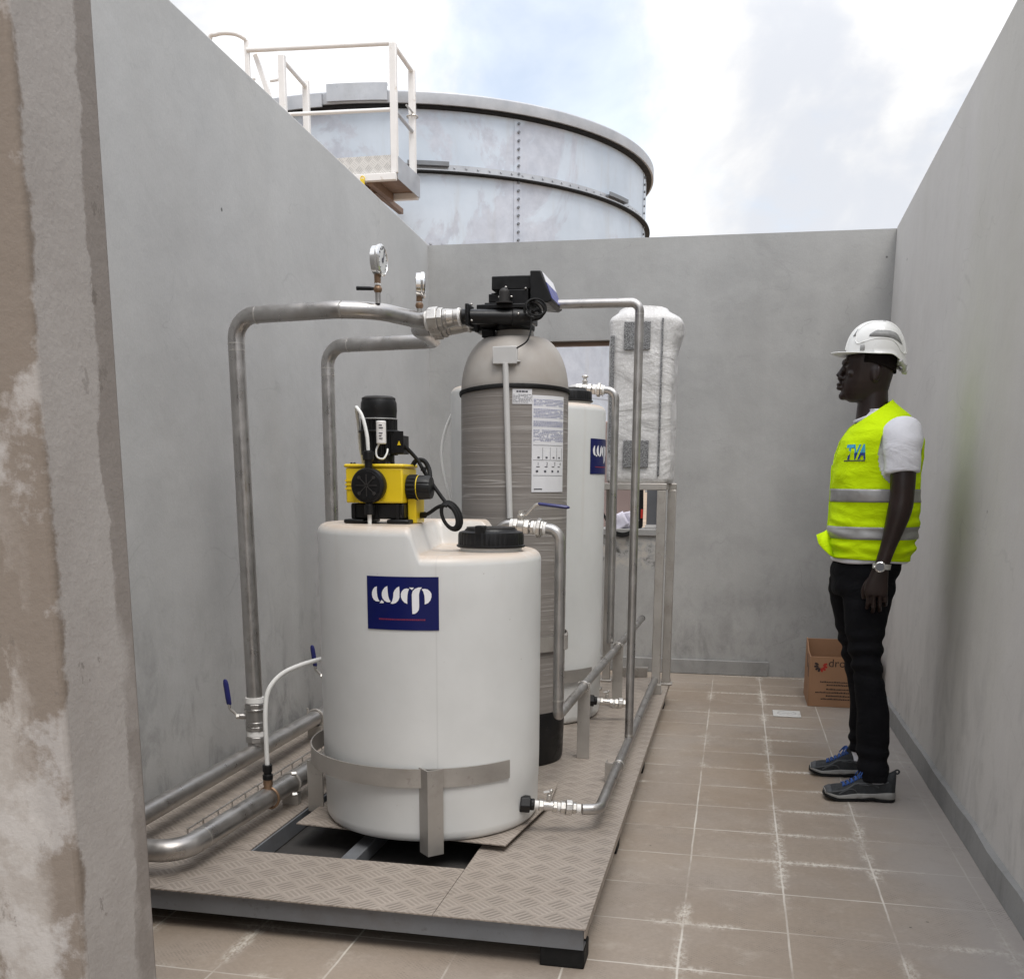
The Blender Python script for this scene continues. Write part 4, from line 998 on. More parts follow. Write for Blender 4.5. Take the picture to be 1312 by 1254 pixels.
def wall_valve(P0, dr, label):
    t = thing('ball_valve', label, 'valve', P0, 'blue handled ball valves'); P = lambda s: V(P0)+dr*(.035+.62*s); r = PR
    w = MB(); w.hexnut(P(.03), P(.055), .042, 8); w.cyl(P(.055), P(.085), .040); w.cyl(P(.085), P(.155), .038); w.cyl(P(.155), P(.168), .043); w.hexnut(P(.168), P(.20), .041, 8); w.hexnut(P(-.045), P(-.01), .043, 8); w.cyl(P(-.09), P(-.045), .0345)
    w.cyl(P(.12), P(.12)+V((-.058, -.02, 0)), .0115); build(w, 'valve_body', 'steel', t, bevel=.002)
    w = MB(); w.cyl(P(.205), P(.24), r+.006); w.cyl(P(-.008), P(.026), r+.006); build(w, 'tape_ring', 'tape', t)
    q = P(.12)+V((-.058, -.02, 0))
    w = MB(); w.hexnut(q, q+V((-.012, -.004, 0)), .011); w.tube([q+V((-.004, -.001, 0)), q+V((-.016, -.005, .012)), q+V((-.034, -.012, .032)), q+V((-.037, -.012, .07))], .006, 10, .010); build(w, 'stem', 'steel_b', t)
    a, b = q+V((-.035, -.012, .045)), q+V((-.047, -.014, .150))
    w = MB(); d = (b-a).normalized(); rg = []
    for s, k in ((0, .5), (.005, .9), (.03, 1), (.085, 1), (.098, .8), (.104, .4)):
        p = a+d*s; rg.append([p+V((.0115*k*math.cos(x), .007*k*math.sin(x), 0)) for x in [2*PI*i/14 for i in range(14)]])
    w.loft(rg); build(w, 'handle', 'blueh', t); return t
wall_valve(A0, dA, 'ball valve with blue handle low on the front riser pipe near the left wall')
wall_valve(B0, dB, 'ball valve with blue handle low on the rear riser, half hidden by the white tank')

def gauge(x, y, zc, zp, label, R=.053, hand=True, yaw=0.0):
    t = thing('pressure_gauge', label, 'gauge', (x, y, zp), 'steel pressure gauges'); c, s = math.cos(yaw), math.sin(yaw); nx = V((c, s, 0))
    o = V((x, y, zc))-nx*.014
    w = MB(); w.lathe([(R*.6, 0), (R*.94, .003), (R*.96, .02), (R, .021), (R*1.03, .024), (R*1.03, .033), (R*.9, .037), (R*.88, .034)], o, nx, 40); cs = build(w, 'case', 'chrome', t, smooth=30)
    w = MB(); w.lathe([(R*.88, .0342), (.001, .0344)], o, nx, 40); build(w, 'dial', 'glass_dial', cs)
    w = MB(); w.cyl(o+nx*.0345, o+nx*.036, R*.16); sq(w, o+nx*.0355+V((0, 0, -R*.15)), o+nx*.0355+V((-s, c, 0))*R*.35+V((0, 0, R*.6)), .003, .0015)
    for i in range(11):
        a = math.radians(-225+27*i); e = V((-s, c, 0))*math.cos(a)+V((0, 0, 1))*-math.sin(a); sq(w, o+nx*.0352+e*R*.66, o+nx*.0352+e*R*.8, .003, .0012)
    build(w, 'pointer', 'ink', cs)
    h = zc-R-zp
    w = MB(); w.cyl((x, y, zp-.004), (x, y, zp+h*.42), .0095, n=16); build(w, 'nipple', 'steel', t)
    w = MB(); w.hexnut((x, y, zc-R-h*.30), (x, y, zc-R+.006), .0125); w.cyl((x, y, zp+h*.4), (x, y, zc-R-h*.28), .0105); w.hexnut((x, y, zp+h*.44), (x, y, zp+h*.56), .0145); w.ball((x, y, zp+h*.5), .0155); build(w, 'cock', 'brass', t, bevel=.0015)
    w = MB(); ringz(w, (x, y, zc-R-h*.31), (0, 0, 1), .0118, .006); build(w, 'tape_ring', 'tape', t)
    if hand:
        w = MB(); w.tube([(x-.01, y, zp+h*.52), (x-.028, y-.002, zp+h*.54), (x-.078, y-.006, zp+h*.56)], [.005, .007, .0075], 12); build(w, 'cock_lever', 'blk', t)
    return t
gauge(-1.296, 3.70, 2.042, 1.90, 'larger steel pressure gauge with black lever, standing on the front overhead pipe')
gauge(-1.219, 3.955, 2.0, 1.902, 'smaller steel pressure gauge above the hex union near the valve', R=.047, hand=False, yaw=.28)

# hose from the bent floor pipe into the tank
t = thing('injection_hose', 'white plastic hose curving from a fitting on the bent floor pipe', 'hose', (-1.522, 3.12, .235))
w = MB(); w.tube(smooth_path([(-1.522, 3.12, .31), (-1.522, 3.12, .40), (-1.523, 3.125, .50), (-1.515, 3.14, .575), (-1.48, 3.17, .625), (-1.42, 3.20, .655), (-1.35, 3.235, .675)], 8), .008, 12); build(w, 'tube', 'wtube', t)
w = MB(); w.hexnut((-1.522, 3.12, .295), (-1.522, 3.12, .32), .0165, 12); w.cyl((-1.522, 3.12, .282), (-1.522, 3.12, .295), .0135); w.hexnut((-1.522, 3.12, .268), (-1.522, 3.12, .286), .0175, 12); build(w, 'fitting', 'blk', t, bevel=.0015)
w = MB(); w.hexnut((-1.522, 3.12, .248), (-1.522, 3.12, .268), .0165); w.cyl((-1.522, 3.12, .232), (-1.522, 3.12, .25), .0145); w.torus((-1.5205, 3.12, .203), (.03, 1, 0), .0365, .005, 28, 8); build(w, 'brass_nipple', 'brass', t, bevel=.0015)

# wire cable tray
t = thing('wire_cable_tray', 'low wire mesh cable tray on the deck between the two floor pipes', 'cable tray', (-1.66, 3.6, ZD))
w = MB(); x1, x0, ya, yb = -1.615, -1.665, 2.83, 4.3
for x in (x0, x1):
    w.tube([(x, ya, ZD+.052), (x, yb, ZD+.052)], .003, 6); w.tube([(x, ya, ZD+.026), (x, yb, ZD+.026)], .003, 6)
for x in (x0+.012, (x0+x1)/2, x1-.012): w.tube([(x, ya, ZD+.005), (x, yb, ZD+.005)], .002, 6)
y = ya+.004
while y < yb: w.tube([(x1+.002, y, ZD+.054), (x1+.002, y, ZD+.003), (x0-.002, y, ZD+.003), (x0-.002, y, ZD+.054)], .0028, 6, .004, seg=3); y += .1
build(w, 'wire_basket', 'steel_b', t)

# right hand pipes
def small_pipe(name, label, pts, r, fil, group='thin stainless pipes on the right of the skid'):
    t = thing(name, label, 'pipe', pts[0], group); w = MB(); w.tube(pts, r, 18, fil=fil, seg=10); build(w, 'pipe_run', 'steel', t); return t
t = small_pipe('drain_pipe', 'stainless drain line running along the right edge of the deck', [(-.455, 3.232, .204), (-.40, 3.252, .202), (-.396, 5.62, .20)], .0185, .05)
w = MB(); w.torus((-.397, 3.80, .201), (0, 1, .02), .0205, .0035, 24, 8); build(w, 'clamp_ring', 'steel_b', t)
w = MB(); w.box(-.452, -.402, 3.82, 3.826, ZD+.0005, .205); w.box(-.452, -.447, 3.826, 3.87, ZD+.0005, .205); w.box(-.43, -.36, 5.55, 5.6, ZD+.0005, .18); build(w, 'bracket', 'steel_flat', t, bevel=.001)
t = small_pipe('discharge_pipe', 'tall thin stainless pipe rising at the right edge and turning to the timer head', [(-.399, 4.20, .205), (-.402, 4.20, 1.953), (-.725, 4.20, 1.955)], .0175, .035)
w = MB(); ringz(w, (-.399, 4.2, .225), (0, 0, 1), .0188, .008); ringz(w, (-.402, 4.2, 1.91), (0, 0, 1), .0182, .004); build(w, 'weld_seam', 'steel_b', t)
def lid_pipe(label, lab2, x, y, zt, xin, zb, far):  # a pipe out of a tank lid with its valve
    pts = [(xin, y, zt-.07), (xin+.012, y, zt+.018), (x, y, zt-.002), (x, y, zb)]
    fl_ = [.05, .045]
    if far: pts.append(far); fl_.append(.028)
    t = small_pipe('fill_pipe', label, pts, .0185, fl_)
    if far:
        w = MB(); ringz(w, (x, y, zb+.06), (0, 0, 1), .0198, .006); build(w, 'weld_seam', 'steel_b', t)
        e = (V(far)-V((x, y, zb))).normalized()
        w = MB(); w.cyl(V(far)-e*.02, V(far)+e*.001, .0192); w.cyl(V(far)+e*.0012, V(far)+e*.0016, .0135); build(w, 'open_end', 'dark', t)
        w = MB()
        for yy in (4.13, 5.14):
            s = (yy-y)/e.y; p = V((x, y, zb))+e*s; w.torus(p, e, .0215, .0035, 24, 8)
        build(w, 'clamp_ring', 'steel_b', t)
        w = MB()
        for yy in (4.14, 5.15):
            s = (yy-y)/e.y; p = V((x, y, zb))+e*s; w.box(p.x-.026, p.x+.026, yy+.006, yy+.011, ZD+.0005, p.z+.012); w.box(p.x-.0265, p.x-.0225, yy+.0112, yy+.045, ZD+.0005, p.z+.012)
        build(w, 'support_post', 'steel_flat', t, bevel=.001)
    L = x-xin
    v = thing('fill_valve', lab2, 'valve', (xin+L*.45, y, zt))
    P = lambda s: V((xin+L*s, y, zt+.016-.018*s))
    w = MB(); w.cyl(P(.22), P(.27), .0225); w.cyl(P(.60), P(.64), .0225); w.cyl(P(.74), P(.78), .0225); build(w, 'tape_ring', 'tape', v)
    w = MB(); w.hexnut(P(.27), P(.34), .028); w.cyl(P(.34), P(.44), .0255); w.hexnut(P(.44), P(.52), .0285); w.hexnut(P(.545), P(.60), .027); w.hexnut(P(.64), P(.70), .035, 8); w.hexnut(P(.70), P(.74), .029)
    w.cyl(P(.39), P(.39)+V((0, 0, .045)), .010); w.hexnut(P(.39)+V((0, 0, .030)), P(.39)+V((0, 0, .040)), .015); build(w, 'valve_body', 'steel_b', v, bevel=.002)
    q = P(.39)+V((0, 0, .043))
    w = MB(); w.hexnut(q, q+V((0, 0, .012)), .010); (w.tube([q+V((-.012, 0, -.008)), q+V((.02, -.004, -.002)), q+V((.055, -.008, .034)), q+V((.08, -.01, .034))], .0055, 8, .02) if far else None); build(w, 'stem', 'steel_b', v)
    if not far:
        w = MB(); w.ball(q+V((0, 0, .016)), .012, (1.4, 1, .7)); build(w, 'knob', 'steel_b', v); return t
    a, b = q+V((.062, -.009, .036)), q+V((.175, -.014, .024)); d = (b-a)
    w = MB(); rg = []
    for s, k in ((0, .5), (.05, .95), (.4, 1), (.9, 1), (.97, .7), (1, .3)):
        p = a+d*s; rg.append([p+V((0, .011*k*math.cos(u_), .0062*k*math.sin(u_))) for u_ in [2*PI*i/14 for i in range(14)]])
    w.loft(rg); build(w, 'handle', 'blueh', v)
    return t
lid_pipe('stainless pipe from the front tank dropping to a long sloping line with an open end', 'ball valve with blue lever just behind the black lid of the squat front tank', -.600, 3.585, 1.105, -.83, .432, (-.528, 6.2, .458))
lid_pipe('stainless pipe from the tall rear tank dropping beside the wrapped cabinet', 'ball valve on the lid pipe of the tall rear tank', -.607, 5.23, 1.712, -.86, .452, None)

# ---------------------------------------------------------------- wrapped cabinet on its stand
st = thing('cabinet_stand', 'grey steel post stand holding the wrapped cabinet at the back of the skid', 'stand', (-.53, 5.75, ZD))
ZT = 1.262
for x, y, s in ((-.392, 5.60, .046), (-.352, 5.86, .046), (-.728, 5.62, .042), (-.70, 5.88, .042)):
    w = MB(); w.box(x-s/2, x+s/2, y-s/2, y+s/2, ZD+.0125, ZT-.036); w.box(x-s*.8, x+s*.8, y-s*.8, y+s*.8, ZD+.0005, ZD+.012); build(w, 'post', 'steel_flat', st, bevel=.003)
w = MB(); w.box(-.752, -.366, 5.575, 5.615, ZT-.035, ZT); build(w, 'rail', 'steel_flat', st, bevel=.003)
w = MB(); w.box(-.73, -.328, 5.842, 5.88, ZT-.035, ZT); w.box(-.405, -.368, 5.616, 5.841, ZT-.035, ZT-.001); w.box(-.752, -.712, 5.616, 5.841, ZT-.035, ZT-.001); build(w, 'rail', 'steel_flat', st, bevel=.003)
cb_ = thing('wrapped_cabinet', 'tall control cabinet wrapped in white bubble plastic with two speckled black pads', 'cabinet', (-.52, 5.78, ZT))
w = MB(); cx_, cy0, hw_, hd_ = -.526, 5.80, .176, .205; rg = []; NZ = 70; NA = 112
for j in range(NZ+1):
    t_ = j/NZ; z = ZT+.001+t_*.905; r = []
    top = sstep(.90, 1.0, t_); bot = 1-sstep(0, .02, t_)
    for i in range(NA):
        a = 2*PI*i/NA; c, s_ = math.cos(a), math.sin(a); e = .30
        x = math.copysign(abs(c)**e, c)*hw_; y = math.copysign(abs(s_)**e, s_)*hd_
        k = 1-.28*top**2.2-.05*bot; q = V((x*3, y*3, z*2.2))
        n1 = mn.noise(q*1.1)*.016+mn.noise(q*3.0+V((3, 1, 7)))*.006+abs(mn.noise(V((x*3, y*3, z*6+x*7))))*-.010
        n1 *= (.35 if s_ < -.4 else 1)
        bulge = 1+(.17*sstep(.72, .9, t_)*(1-top)+.02*math.sin(t_*9))*max(0, c)
        p = V((cx_+x*k*bulge, cy0+y*k, z-.018*top*abs(c)**2+mn.noise(q*2)*.022*top+mn.noise(V((x*22, y*14, 3)))*.018*top)); o_ = V((c, s_, 0)); r.append(p+o_*n1)
    rg.append(r)
w.loft(rg); build(w, 'wrapping', 'wrap', cb_, smooth=60)
def soft_pad(x0, x1, z0, z1, name, mat, n=8):
    w = MB(); w.loft([[V((x, cy0-hd_-e_-.002*mn.noise(V((x*9, z*9, 1))), z)) for x, z in ((x0, z0), (x1, z0), (x1, z1), (x0, z1))] for e_ in (.004, .0085)])
    return build(w, name, mat, cb_, bevel=.003)
soft_pad(-.612, -.475, 1.945, 2.085, 'speckled_pad', 'pad'); soft_pad(-.603, -.468, 1.345, 1.485, 'speckled_pad', 'pad')
soft_pad(-.683, -.660, 1.42, 2.02, 'edge_strip', 'pad', 10); soft_pad(-.419, -.408, 1.30, 2.10, 'edge_strip', 'pad', 12)

# ---------------------------------------------------------------- cardboard box and floor drain
bxx = thing('cardboard_box', 'open brown cardboard box with red flower print on the floor behind the man', 'box', (.65, 6.22, 0))
w = MB(); t_ = .006; X0, X1, Y0, Y1, H = .455, .835, 6.03, 6.42, .292
def sidewall(x, hb):
    n = 16; poly = [(Y0, .001), (Y1, .001)]+[(Y1-(Y1-Y0)*i/n, H+.055*sstep(.35, 1, 1-i/n)+(hb if i < 2 else 0)) for i in range(n+1)]
    w.prism(poly, (x, 0, 0), (0, 1, 0), (0, 0, 1), t_)
sidewall(X0, 0); sidewall(X1-t_, 0)
w.box(X0+t_, X1-t_, Y0, Y0+t_, .001, H); w.box(X0+t_, X1-t_, Y1-t_, Y1, .001, H+.05); w.box(X0+t_, X1-t_, Y0+t_, Y1-t_, .001, .008)
body = build(w, 'carton', 'card', bxx, bevel=.0015)
w = MB(); w.box(X0+t_+.001, X0+t_+.005, Y0+.02, Y1-.02, .10, H-.02); w.box(X0+.02, X1-.02, Y0+t_+.001, Y0+t_+.005, .12, H-.006); build(w, 'inner_flap', 'card_in', bxx)
def box_text(txt, size, x, z, name, mat, parent):
    vs, fs = text_geo(txt, size); w = MB(); w.addmesh([(x+p.x, Y0-.0012, z+p.y) for p in vs], fs); return build(w, name, mat, parent, smooth=0)
box_text('dro', .066, X0+.100, .236, 'lettering', 'box_ink', body); w = MB(); vs, fs = text_geo('c', .068)
for dx in (0, .002, .004, .006): w.addmesh([(X0+.184+dx+p.x, Y0-.0012-dx*.01, .236+p.y) for p in vs], fs)
build(w, 'lettering', 'box_ink', body, smooth=0)
w = MB(); w2 = MB()
for i in range(8):
    a = math.radians(-20-22*i) if i < 4 else math.radians(-20-22*i-6)
    a = math.radians(20-32*i); u = V((math.cos(a), 0, math.sin(a))); v = V((-u.z, 0, u.x)); c = V((X0+.060, Y0-.0012, .240))
    pet = [c+u*.010, c+u*.022+v*.007, c+u*.034+v*.006, c+u*.038, c+u*.034-v*.006, c+u*.022-v*.007]
    (w if i < 4 else w2).addmesh(pet, [tuple(range(6))])
build(w, 'flower_print', 'box_red', body, smooth=0); build(w2, 'flower_print', 'box_ink', body, smooth=0)
w = MB(); random.seed(3)
for z, x0, x1 in ((.143, .062, .28), (.126, .098, .25), (.101, .098, .26), (.082, .038, .29), (.062, .098, .26), (.044, .070, .28)):
    x = X0+x0
    while x < X0+x1:
        l = random.choice((.005, .006, .009)); w.box(x, x+l, Y0-.0012, Y0-.0002, z, z+random.choice((.006, .007, .0085))); x += l+.002
build(w, 'print_line', 'box_ink', body, smooth=0)
w = MB(); w.prism([(6.10, .16), (6.13, .16), (6.15, .20), (6.14, .24), (6.12, .22)], (X0-.0002, 0, 0), (0, 1, 0), (0, 0, 1), -.001); w.prism([(6.2, .20), (6.23, .20), (6.24, .27), (6.22, .28)], (X0-.0002, 0, 0), (0, 1, 0), (0, 0, 1), -.001); build(w, 'side_print', 'box_ink', body, smooth=0)

dr = thing('floor_drain', 'square pale drain cover set in the tiles near the cardboard box', 'drain', (.325, 5.78, .001))
w = MB(); w.box(.252, .402, 5.705, 5.855, .0008, .007); build(w, 'frame', 'drain', dr, bevel=.002)
w = MB(); w.torus((.327, 5.78, .0075), (0, 0, 1), .05, .0022, 36, 6); w.box(.30, .355, 5.778, 5.783, .0072, .0085); build(w, 'grate', 'pvc', dr)
# ---------------------------------------------------------------- the man
YC = 4.42
person = thing('person', 'standing man in white hard hat and yellow hi-vis vest, seen from the side looking left', 'person', (.55, 4.40, 0))
def sell(cx, cy, rx, ry, z, n=32, e=.85, tilt=0.0):
    out = []
    for i in range(n):
        a = 2*PI*i/n; c, s = math.cos(a), math.sin(a)
        x = math.copysign(abs(c)**e, c)*rx; out.append(V((cx+x, cy+math.copysign(abs(s)**e, s)*ry, z+tilt*x)))
    return out
def rings_fb(rows, y=YC, e=.85, n=32): return [sell((a+b)/2, y, (b-a)/2, h, z, n, e) for z, a, b, h in rows]
def remeshed(mb, name, mat, parent, vox, it=4, fac=.5):
    o = build(mb, name, mat, parent, smooth=0)
    m = o.modifiers.new('join', 'REMESH'); m.mode = 'VOXEL'; m.voxel_size = vox; m.use_smooth_shade = True
    s = o.modifiers.new('soft', 'SMOOTH'); s.iterations = it; s.factor = fac
    dg = bpy.context.evaluated_depsgraph_get(); me = bpy.data.meshes.new_from_object(o.evaluated_get(dg)); o.modifiers.clear()
    old = o.data; o.data = me; bpy.data.meshes.remove(old)
    if not me.materials: me.materials.append(M[mat])
    me.polygons.foreach_set('use_smooth', [True]*len(me.polygons)); return o
w = MB()
# skull and jaw
w.loft(rings_fb([(1.855, .47, .545, .04), (1.835, .445, .565, .058), (1.80, .420, .582, .070), (1.77, .405, .588, .076), (1.745, .394, .589, .078), (1.725, .394, .588, .077), (1.705, .397, .584, .0755), (1.685, .396, .58, .073), (1.66, .390, .574, .069), (1.635, .388, .569, .063), (1.612, .392, .562, .055), (1.595, .405, .55, .046), (1.585, .425, .54, .036)]))
# neck
w.tube([(.512, YC, 1.67), (.512, YC, 1.61), (.512, YC, 1.55), (.525, YC, 1.47)], [.050, .056, .061, .078], 28)
def eb(c, r, sc, rot=None): w.ball(c, r, sc, 20, 12, rot)
eb((.398, YC, 1.738), .03, (.5, 1.7, .42))                         # brow ridge
w.tube([(.394, YC, 1.722), (.384, YC, 1.702), (.374, YC, 1.684)], [.009, .0105, .0135], 14); eb((.385, YC, 1.679), .0175, (.85, 1.25, .72))  # nose
for s in (-1, 1):
    eb((.388, YC+s*.0135, 1.6765), .0095, (1.1, .9, .85))           # nostril wings
    eb((.506, YC+s*.075, 1.685), .030, (.62, .28, 1.05)); eb((.516, YC+s*.080, 1.693), .02, (.5, .35, 1.15)); eb((.503, YC+s*.079, 1.668), .010, (.8, .5, .9))   # ear
    eb((.409, YC+s*.033, 1.716), .0125, (.75, 1.2, .55))            # eyelid
    eb((.418, YC+s*.044, 1.690), .022, (.6, .75, .55))              # cheekbone
eb((.381, YC, 1.655), .0125, (1.0, 2.0, .66)); eb((.382, YC, 1.640), .0125, (1.05, 1.8, .70))    # lips
eb((.397, YC, 1.610), .020, (.9, 1.15, .85))                        # chin
# torso carried inside the clothes
w.loft(rings_fb([(.93, .42, .64, .15), (1.05, .41, .66, .15), (1.2, .41, .67, .155), (1.35, .415, .675, .165), (1.44, .44, .665, .165), (1.49, .47, .64, .13), (1.52, .49, .61, .08)]))
def arm(s):
    y0 = YC+s*.175; pts = smooth_path([(.61, y0, 1.455), (.612, y0+s*.035, 1.36), (.615, y0+s*.05, 1.27), (.614, y0+s*.055, 1.195), (.598, y0+s*.058, 1.11), (.578, y0+s*.06, 1.03), (.556, y0+s*.06, .945)], 5)
    R_ = [.058, .056, .054, .052, .051, .050, .049, .048, .047, .0465, .046, .0455, .0445, .044, .0445, .045, .045, .0445, .043, .041, .039, .037, .035, .033, .031, .0295, .0285, .028, .0275, .027, .0265]
    w.tube(pts, [R_[min(i, len(R_)-1)] for i in range(len(pts))], 22)
    yh = y0+s*.06; P = V((.556, yh, .945))
    def hp(x, y, z): return V((.556+x, yh+s*y, .945+z))              # y>0 is away from the body
    # palm, seen from its back
    rg = []
    for z, cx_, rx, ry in ((.012, .0, .027, .020), (-.02, -.004, .034, .019), (-.055, -.010, .041, .0175), (-.085, -.011, .044, .0165), (-.105, -.010, .042, .014)):
        rg.append(sell(P.x+cx_, yh+s*.002, rx, ry, P.z+z, 22, .8))
    w.loft(rg)
    base = [(-.040, .004, -.098), (-.0185, .007, -.106), (.003, .006, -.104), (.024, .003, -.095)]
    lens = [(.040, .026, .020), (.045, .030, .021), (.042, .028, .021), (.033, .021, .018)]
    tips = []
    for (bx_, by, bz), (a, b, c) in zip(base, lens):
        p = hp(bx_, by, bz+.012); pts = [p]
        for L_, ang in ((a+.012, 12), (b, 48), (c, 82)):
            q = math.radians(ang); p = p+V((.10*L_*(1 if bx_ > 0 else .6), -s*math.sin(q)*L_, -math.cos(q)*L_)); pts.append(p)
        w.tube(fillet(pts, .012, 4), .0083, 12); w.ball(pts[-1], .0083); w.ball(pts[1], .0094); tips.append((pts[-1], pts[-1]-pts[-2]))
    tp = smooth_path([hp(-.022, -.004, -.03), hp(-.044, -.012, -.058), hp(-.054, -.022, -.088), hp(-.050, -.032, -.116)], 4)
    w.tube(tp, [.0135-.004*i/(len(tp)-1) for i in range(len(tp))], 12); w.ball(tp[-1], .0095)
    return tips
tips = arm(-1); arm(1)
body = remeshed(w, 'body', 'skin', person, .0034, 5, .5)
w = MB()
for p, d in tips: d.normalize(); w.ball(p+d*.006+V((0, 0, -.0045)), .0055, (.85, 1.0, .5))
build(w, 'fingernail', 'nail', body)
for s in (-1, 1):
    w = MB(); w.ball((.4035, YC+s*.033, 1.716), .0072, (.75, 1.15, .6)); e_ = build(w, 'eye', 'eye', body)
# cropped hair below the helmet
w = MB(); rg = []
for z, k in ((1.704, .3), (1.712, 1), (1.73, 1), (1.76, 1), (1.80, 1)):
    r = []
    for i in range(21):
        a = math.radians(-104+208*i/20); r.append(V((.491+.0985*math.copysign(abs(math.cos(a))**.85, math.cos(a)), YC+.0795*math.copysign(abs(math.sin(a))**.85, math.sin(a)), z+(.02*(1-math.cos(a*1.1))-.012*math.cos(a) if z < 1.715 else 0))))
    rg.append(r)
R_ = [w.ring(r) for r in rg]
for a, b in zip(R_, R_[1:]):
    for i in range(20): w.face((a[i], a[i+1], b[i+1], b[i]))
build(w, 'hair', 'hair', person, solid=.004)

# hard hat
HC = V((.512, YC, 1.765))
def rim(a):
    c = math.cos(a)                      # a = pi is the front
    f = max(0, -c); b = max(0, c)
    z = 1.757+.006*f-.034*sstep(.35, 1, b)+.006*math.sin(a)**2
    return z, .110 if c > 0 else .114
def dome(a, t, k=0.0):
    """t 0 = rim, 1 = crown"""
    zr, rx = rim(a); q = t*PI/2; c, s = math.cos(a), math.sin(a)
    cr = math.cos(q)**.78; x = rx*c*cr; y = .094*s*cr; z = zr+(1.888-zr)*math.sin(q)**.92
    p = HC+V((x, y, 0)); p.z = z-.0105*(1-math.cos(q))*0+(.012*(1-t) if False else 0)
    if k:
        o = V((c*cr, s*cr, math.sin(q))).normalized(); p = p+o*k
    return p
hat = None
w = MB(); N = 96; rows = []
for j in range(15): rows.append([dome(2*PI*i/N, 1-j/14*.998-.001) for i in range(N)])
def brim(e):
    r = []
    for i in range(N):
        a = 2*PI*i/N; p = dome(a, 0); c = math.cos(a); f = max(0, -c); ext = .008+.050*f**1.1
        r.append(p+V((c*ext*e, math.sin(a)*ext*e*.75, (-.004+.014*f**2*e)*e)))
    return r
rows += [brim(.35), brim(.7), brim(1.0)]
R_ = [w.ring(r) for r in rows]
for a, b in zip(R_, R_[1:]): w.bridge(a, b)
w.face(R_[0])
hat = build(w, 'hard_hat', 'helmet', person, solid=.003, smooth=60)
w = MB()
loop = [(218, .22), (212, .45), (222, .68), (250, .82), (290, .80), (325, .66), (342, .42), (340, .16), (322, .12), (300, .22), (270, .26), (240, .20), (226, .17)]
def on(a, t, k): return dome(math.radians(a), t, k)
for sgn in (1, -1):
    P = smooth_path([on(a if sgn > 0 else -a, t, .001) for a, t in loop]+[on(loop[0][0] if sgn > 0 else -loop[0][0], loop[0][1], .001)], 6); w.tube(P, .0032, 8)
w.tube([on(180, t/20, .0005) for t in range(2, 20)]+[on(0, 1-t/20, .0005) for t in range(1, 18)], .006, 8)
build(w, 'moulded_ridge', 'helmet', hat)
def hat_patch(a0, a1, f0, f1, name, mat, n=14, k=.0032):
    w = MB(); A, B = [], []
    for i in range(n+1):
        a = a0+(a1-a0)*i/n; A.append(w.bm.verts.new(on(a, f0(i/n), k))); B.append(w.bm.verts.new(on(a, f1(i/n), k)))
    for i in range(n): w.face((A[i], A[i+1], B[i+1], B[i]))
    return build(w, name, mat, hat, solid=.0012)
hat_patch(248, 326, lambda t: .30-.06*t, lambda t: (.30-.06*t)+.16*min(1, 6*(1-t))*min(1, 4*t+.25), 'reflective_strip', 'grey_tape')
hat_patch(233, 242, lambda t: .035, lambda t: .13, 'accessory_slot', 'grey_tape', 4)
hat_patch(204, 214, lambda t: .34, lambda t: .52, 'front_badge', 'grey_tape', 6)
for a in (262, 277, 292, 306): hat_patch(a, a+8, lambda t: .845, lambda t: .872, 'vent_slot', 'blk', 3, .0034)
w = MB(); w.tube(smooth_path([(.594, YC-.075, 1.735), (.612, YC-.05, 1.714), (.618, YC, 1.704), (.612, YC+.05, 1.714), (.594, YC+.075, 1.735)], 5), .007, 8); w.cyl((.615, YC, 1.704), (.632, YC, 1.70), .013, n=16); build(w, 'head_harness', 'pvc', hat)

# t-shirt: sleeves, neck and hem show round the vest
VR_ = [(.955, .402, .672, .170), (.985, .386, .700, .185), (1.05, .374, .712, .188), (1.12, .373, .716, .188), (1.21, .371, .712, .192), (1.30, .371, .712, .198), (1.38, .382, .714, .203), (1.43, .397, .712, .202), (1.47, .418, .697, .190), (1.50, .438, .680, .168), (1.53, .462, .655, .135), (1.555, .482, .628, .105), (1.578, .503, .603, .083), (1.592, .515, .592, .074)]
def vrow(z):
    for p, q in zip(VR_, VR_[1:]):
        if p[0] <= z <= q[0]:
            t = (z-p[0])/(q[0]-p[0]); return [p[i]+(q[i]-p[i])*t for i in range(1, 4)]
    return list((VR_[0] if z < VR_[0][0] else VR_[-1])[1:])
def vpt(z, a, off=0.0, wr=1.0):
    xf, xb, h = vrow(z); c, s = math.cos(a), math.sin(a); e = .82
    rx, ry = (xb-xf)/2+off, h+off
    p = V(((xf+xb)/2+math.copysign(abs(c)**e, c)*rx, YC+math.copysign(abs(s)**e, s)*ry, z))
    if wr:
        q = V((p.x*6, p.y*6, z*8)); low = sstep(1.25, 1.0, z) if False else max(0, min(1, (1.2-z)/.2))
        n = mn.noise(q)*.010+mn.noise(q*2.3+V((5, 2, 1)))*.005-.006*abs(mn.noise(V((p.x*7+p.z*9, p.y*7, p.z*7-p.x*5))))
        n += low*.009*math.sin(z*120+5*mn.noise(V((p.x*4, p.y*5, z*3))))*abs(mn.noise(V((p.x*5, p.y*5, 3))))*2
        p = p+V((c, s, 0))*n*wr
    return p
w = MB()
tr = [(z, a+.014, b-.016, h-.013) for z, a, b, h in VR_ if z < 1.56]
tr = [(.955, .392, .684, .178), (.97, .390, .688, .182)]+tr[1:]+[(1.556, .468, .622, .095)]
w.loft(rings_fb(tr, YC, .82, 48))
for s in (-1, 1):
    y0 = YC+s*.15
    w.tube(smooth_path([(.600, y0+s*.0, 1.475), (.606, y0+s*.035, 1.435), (.609, y0+s*.058, 1.38), (.612, y0+s*.068, 1.305)], 5), [.060, .066, .071, .074, .076, .077, .077, .0765, .075, .073, .071, .069, .067, .066, .0655, .065], 28)
tee = remeshed(w, 't_shirt', 'tee', person, .006, 6, .5)
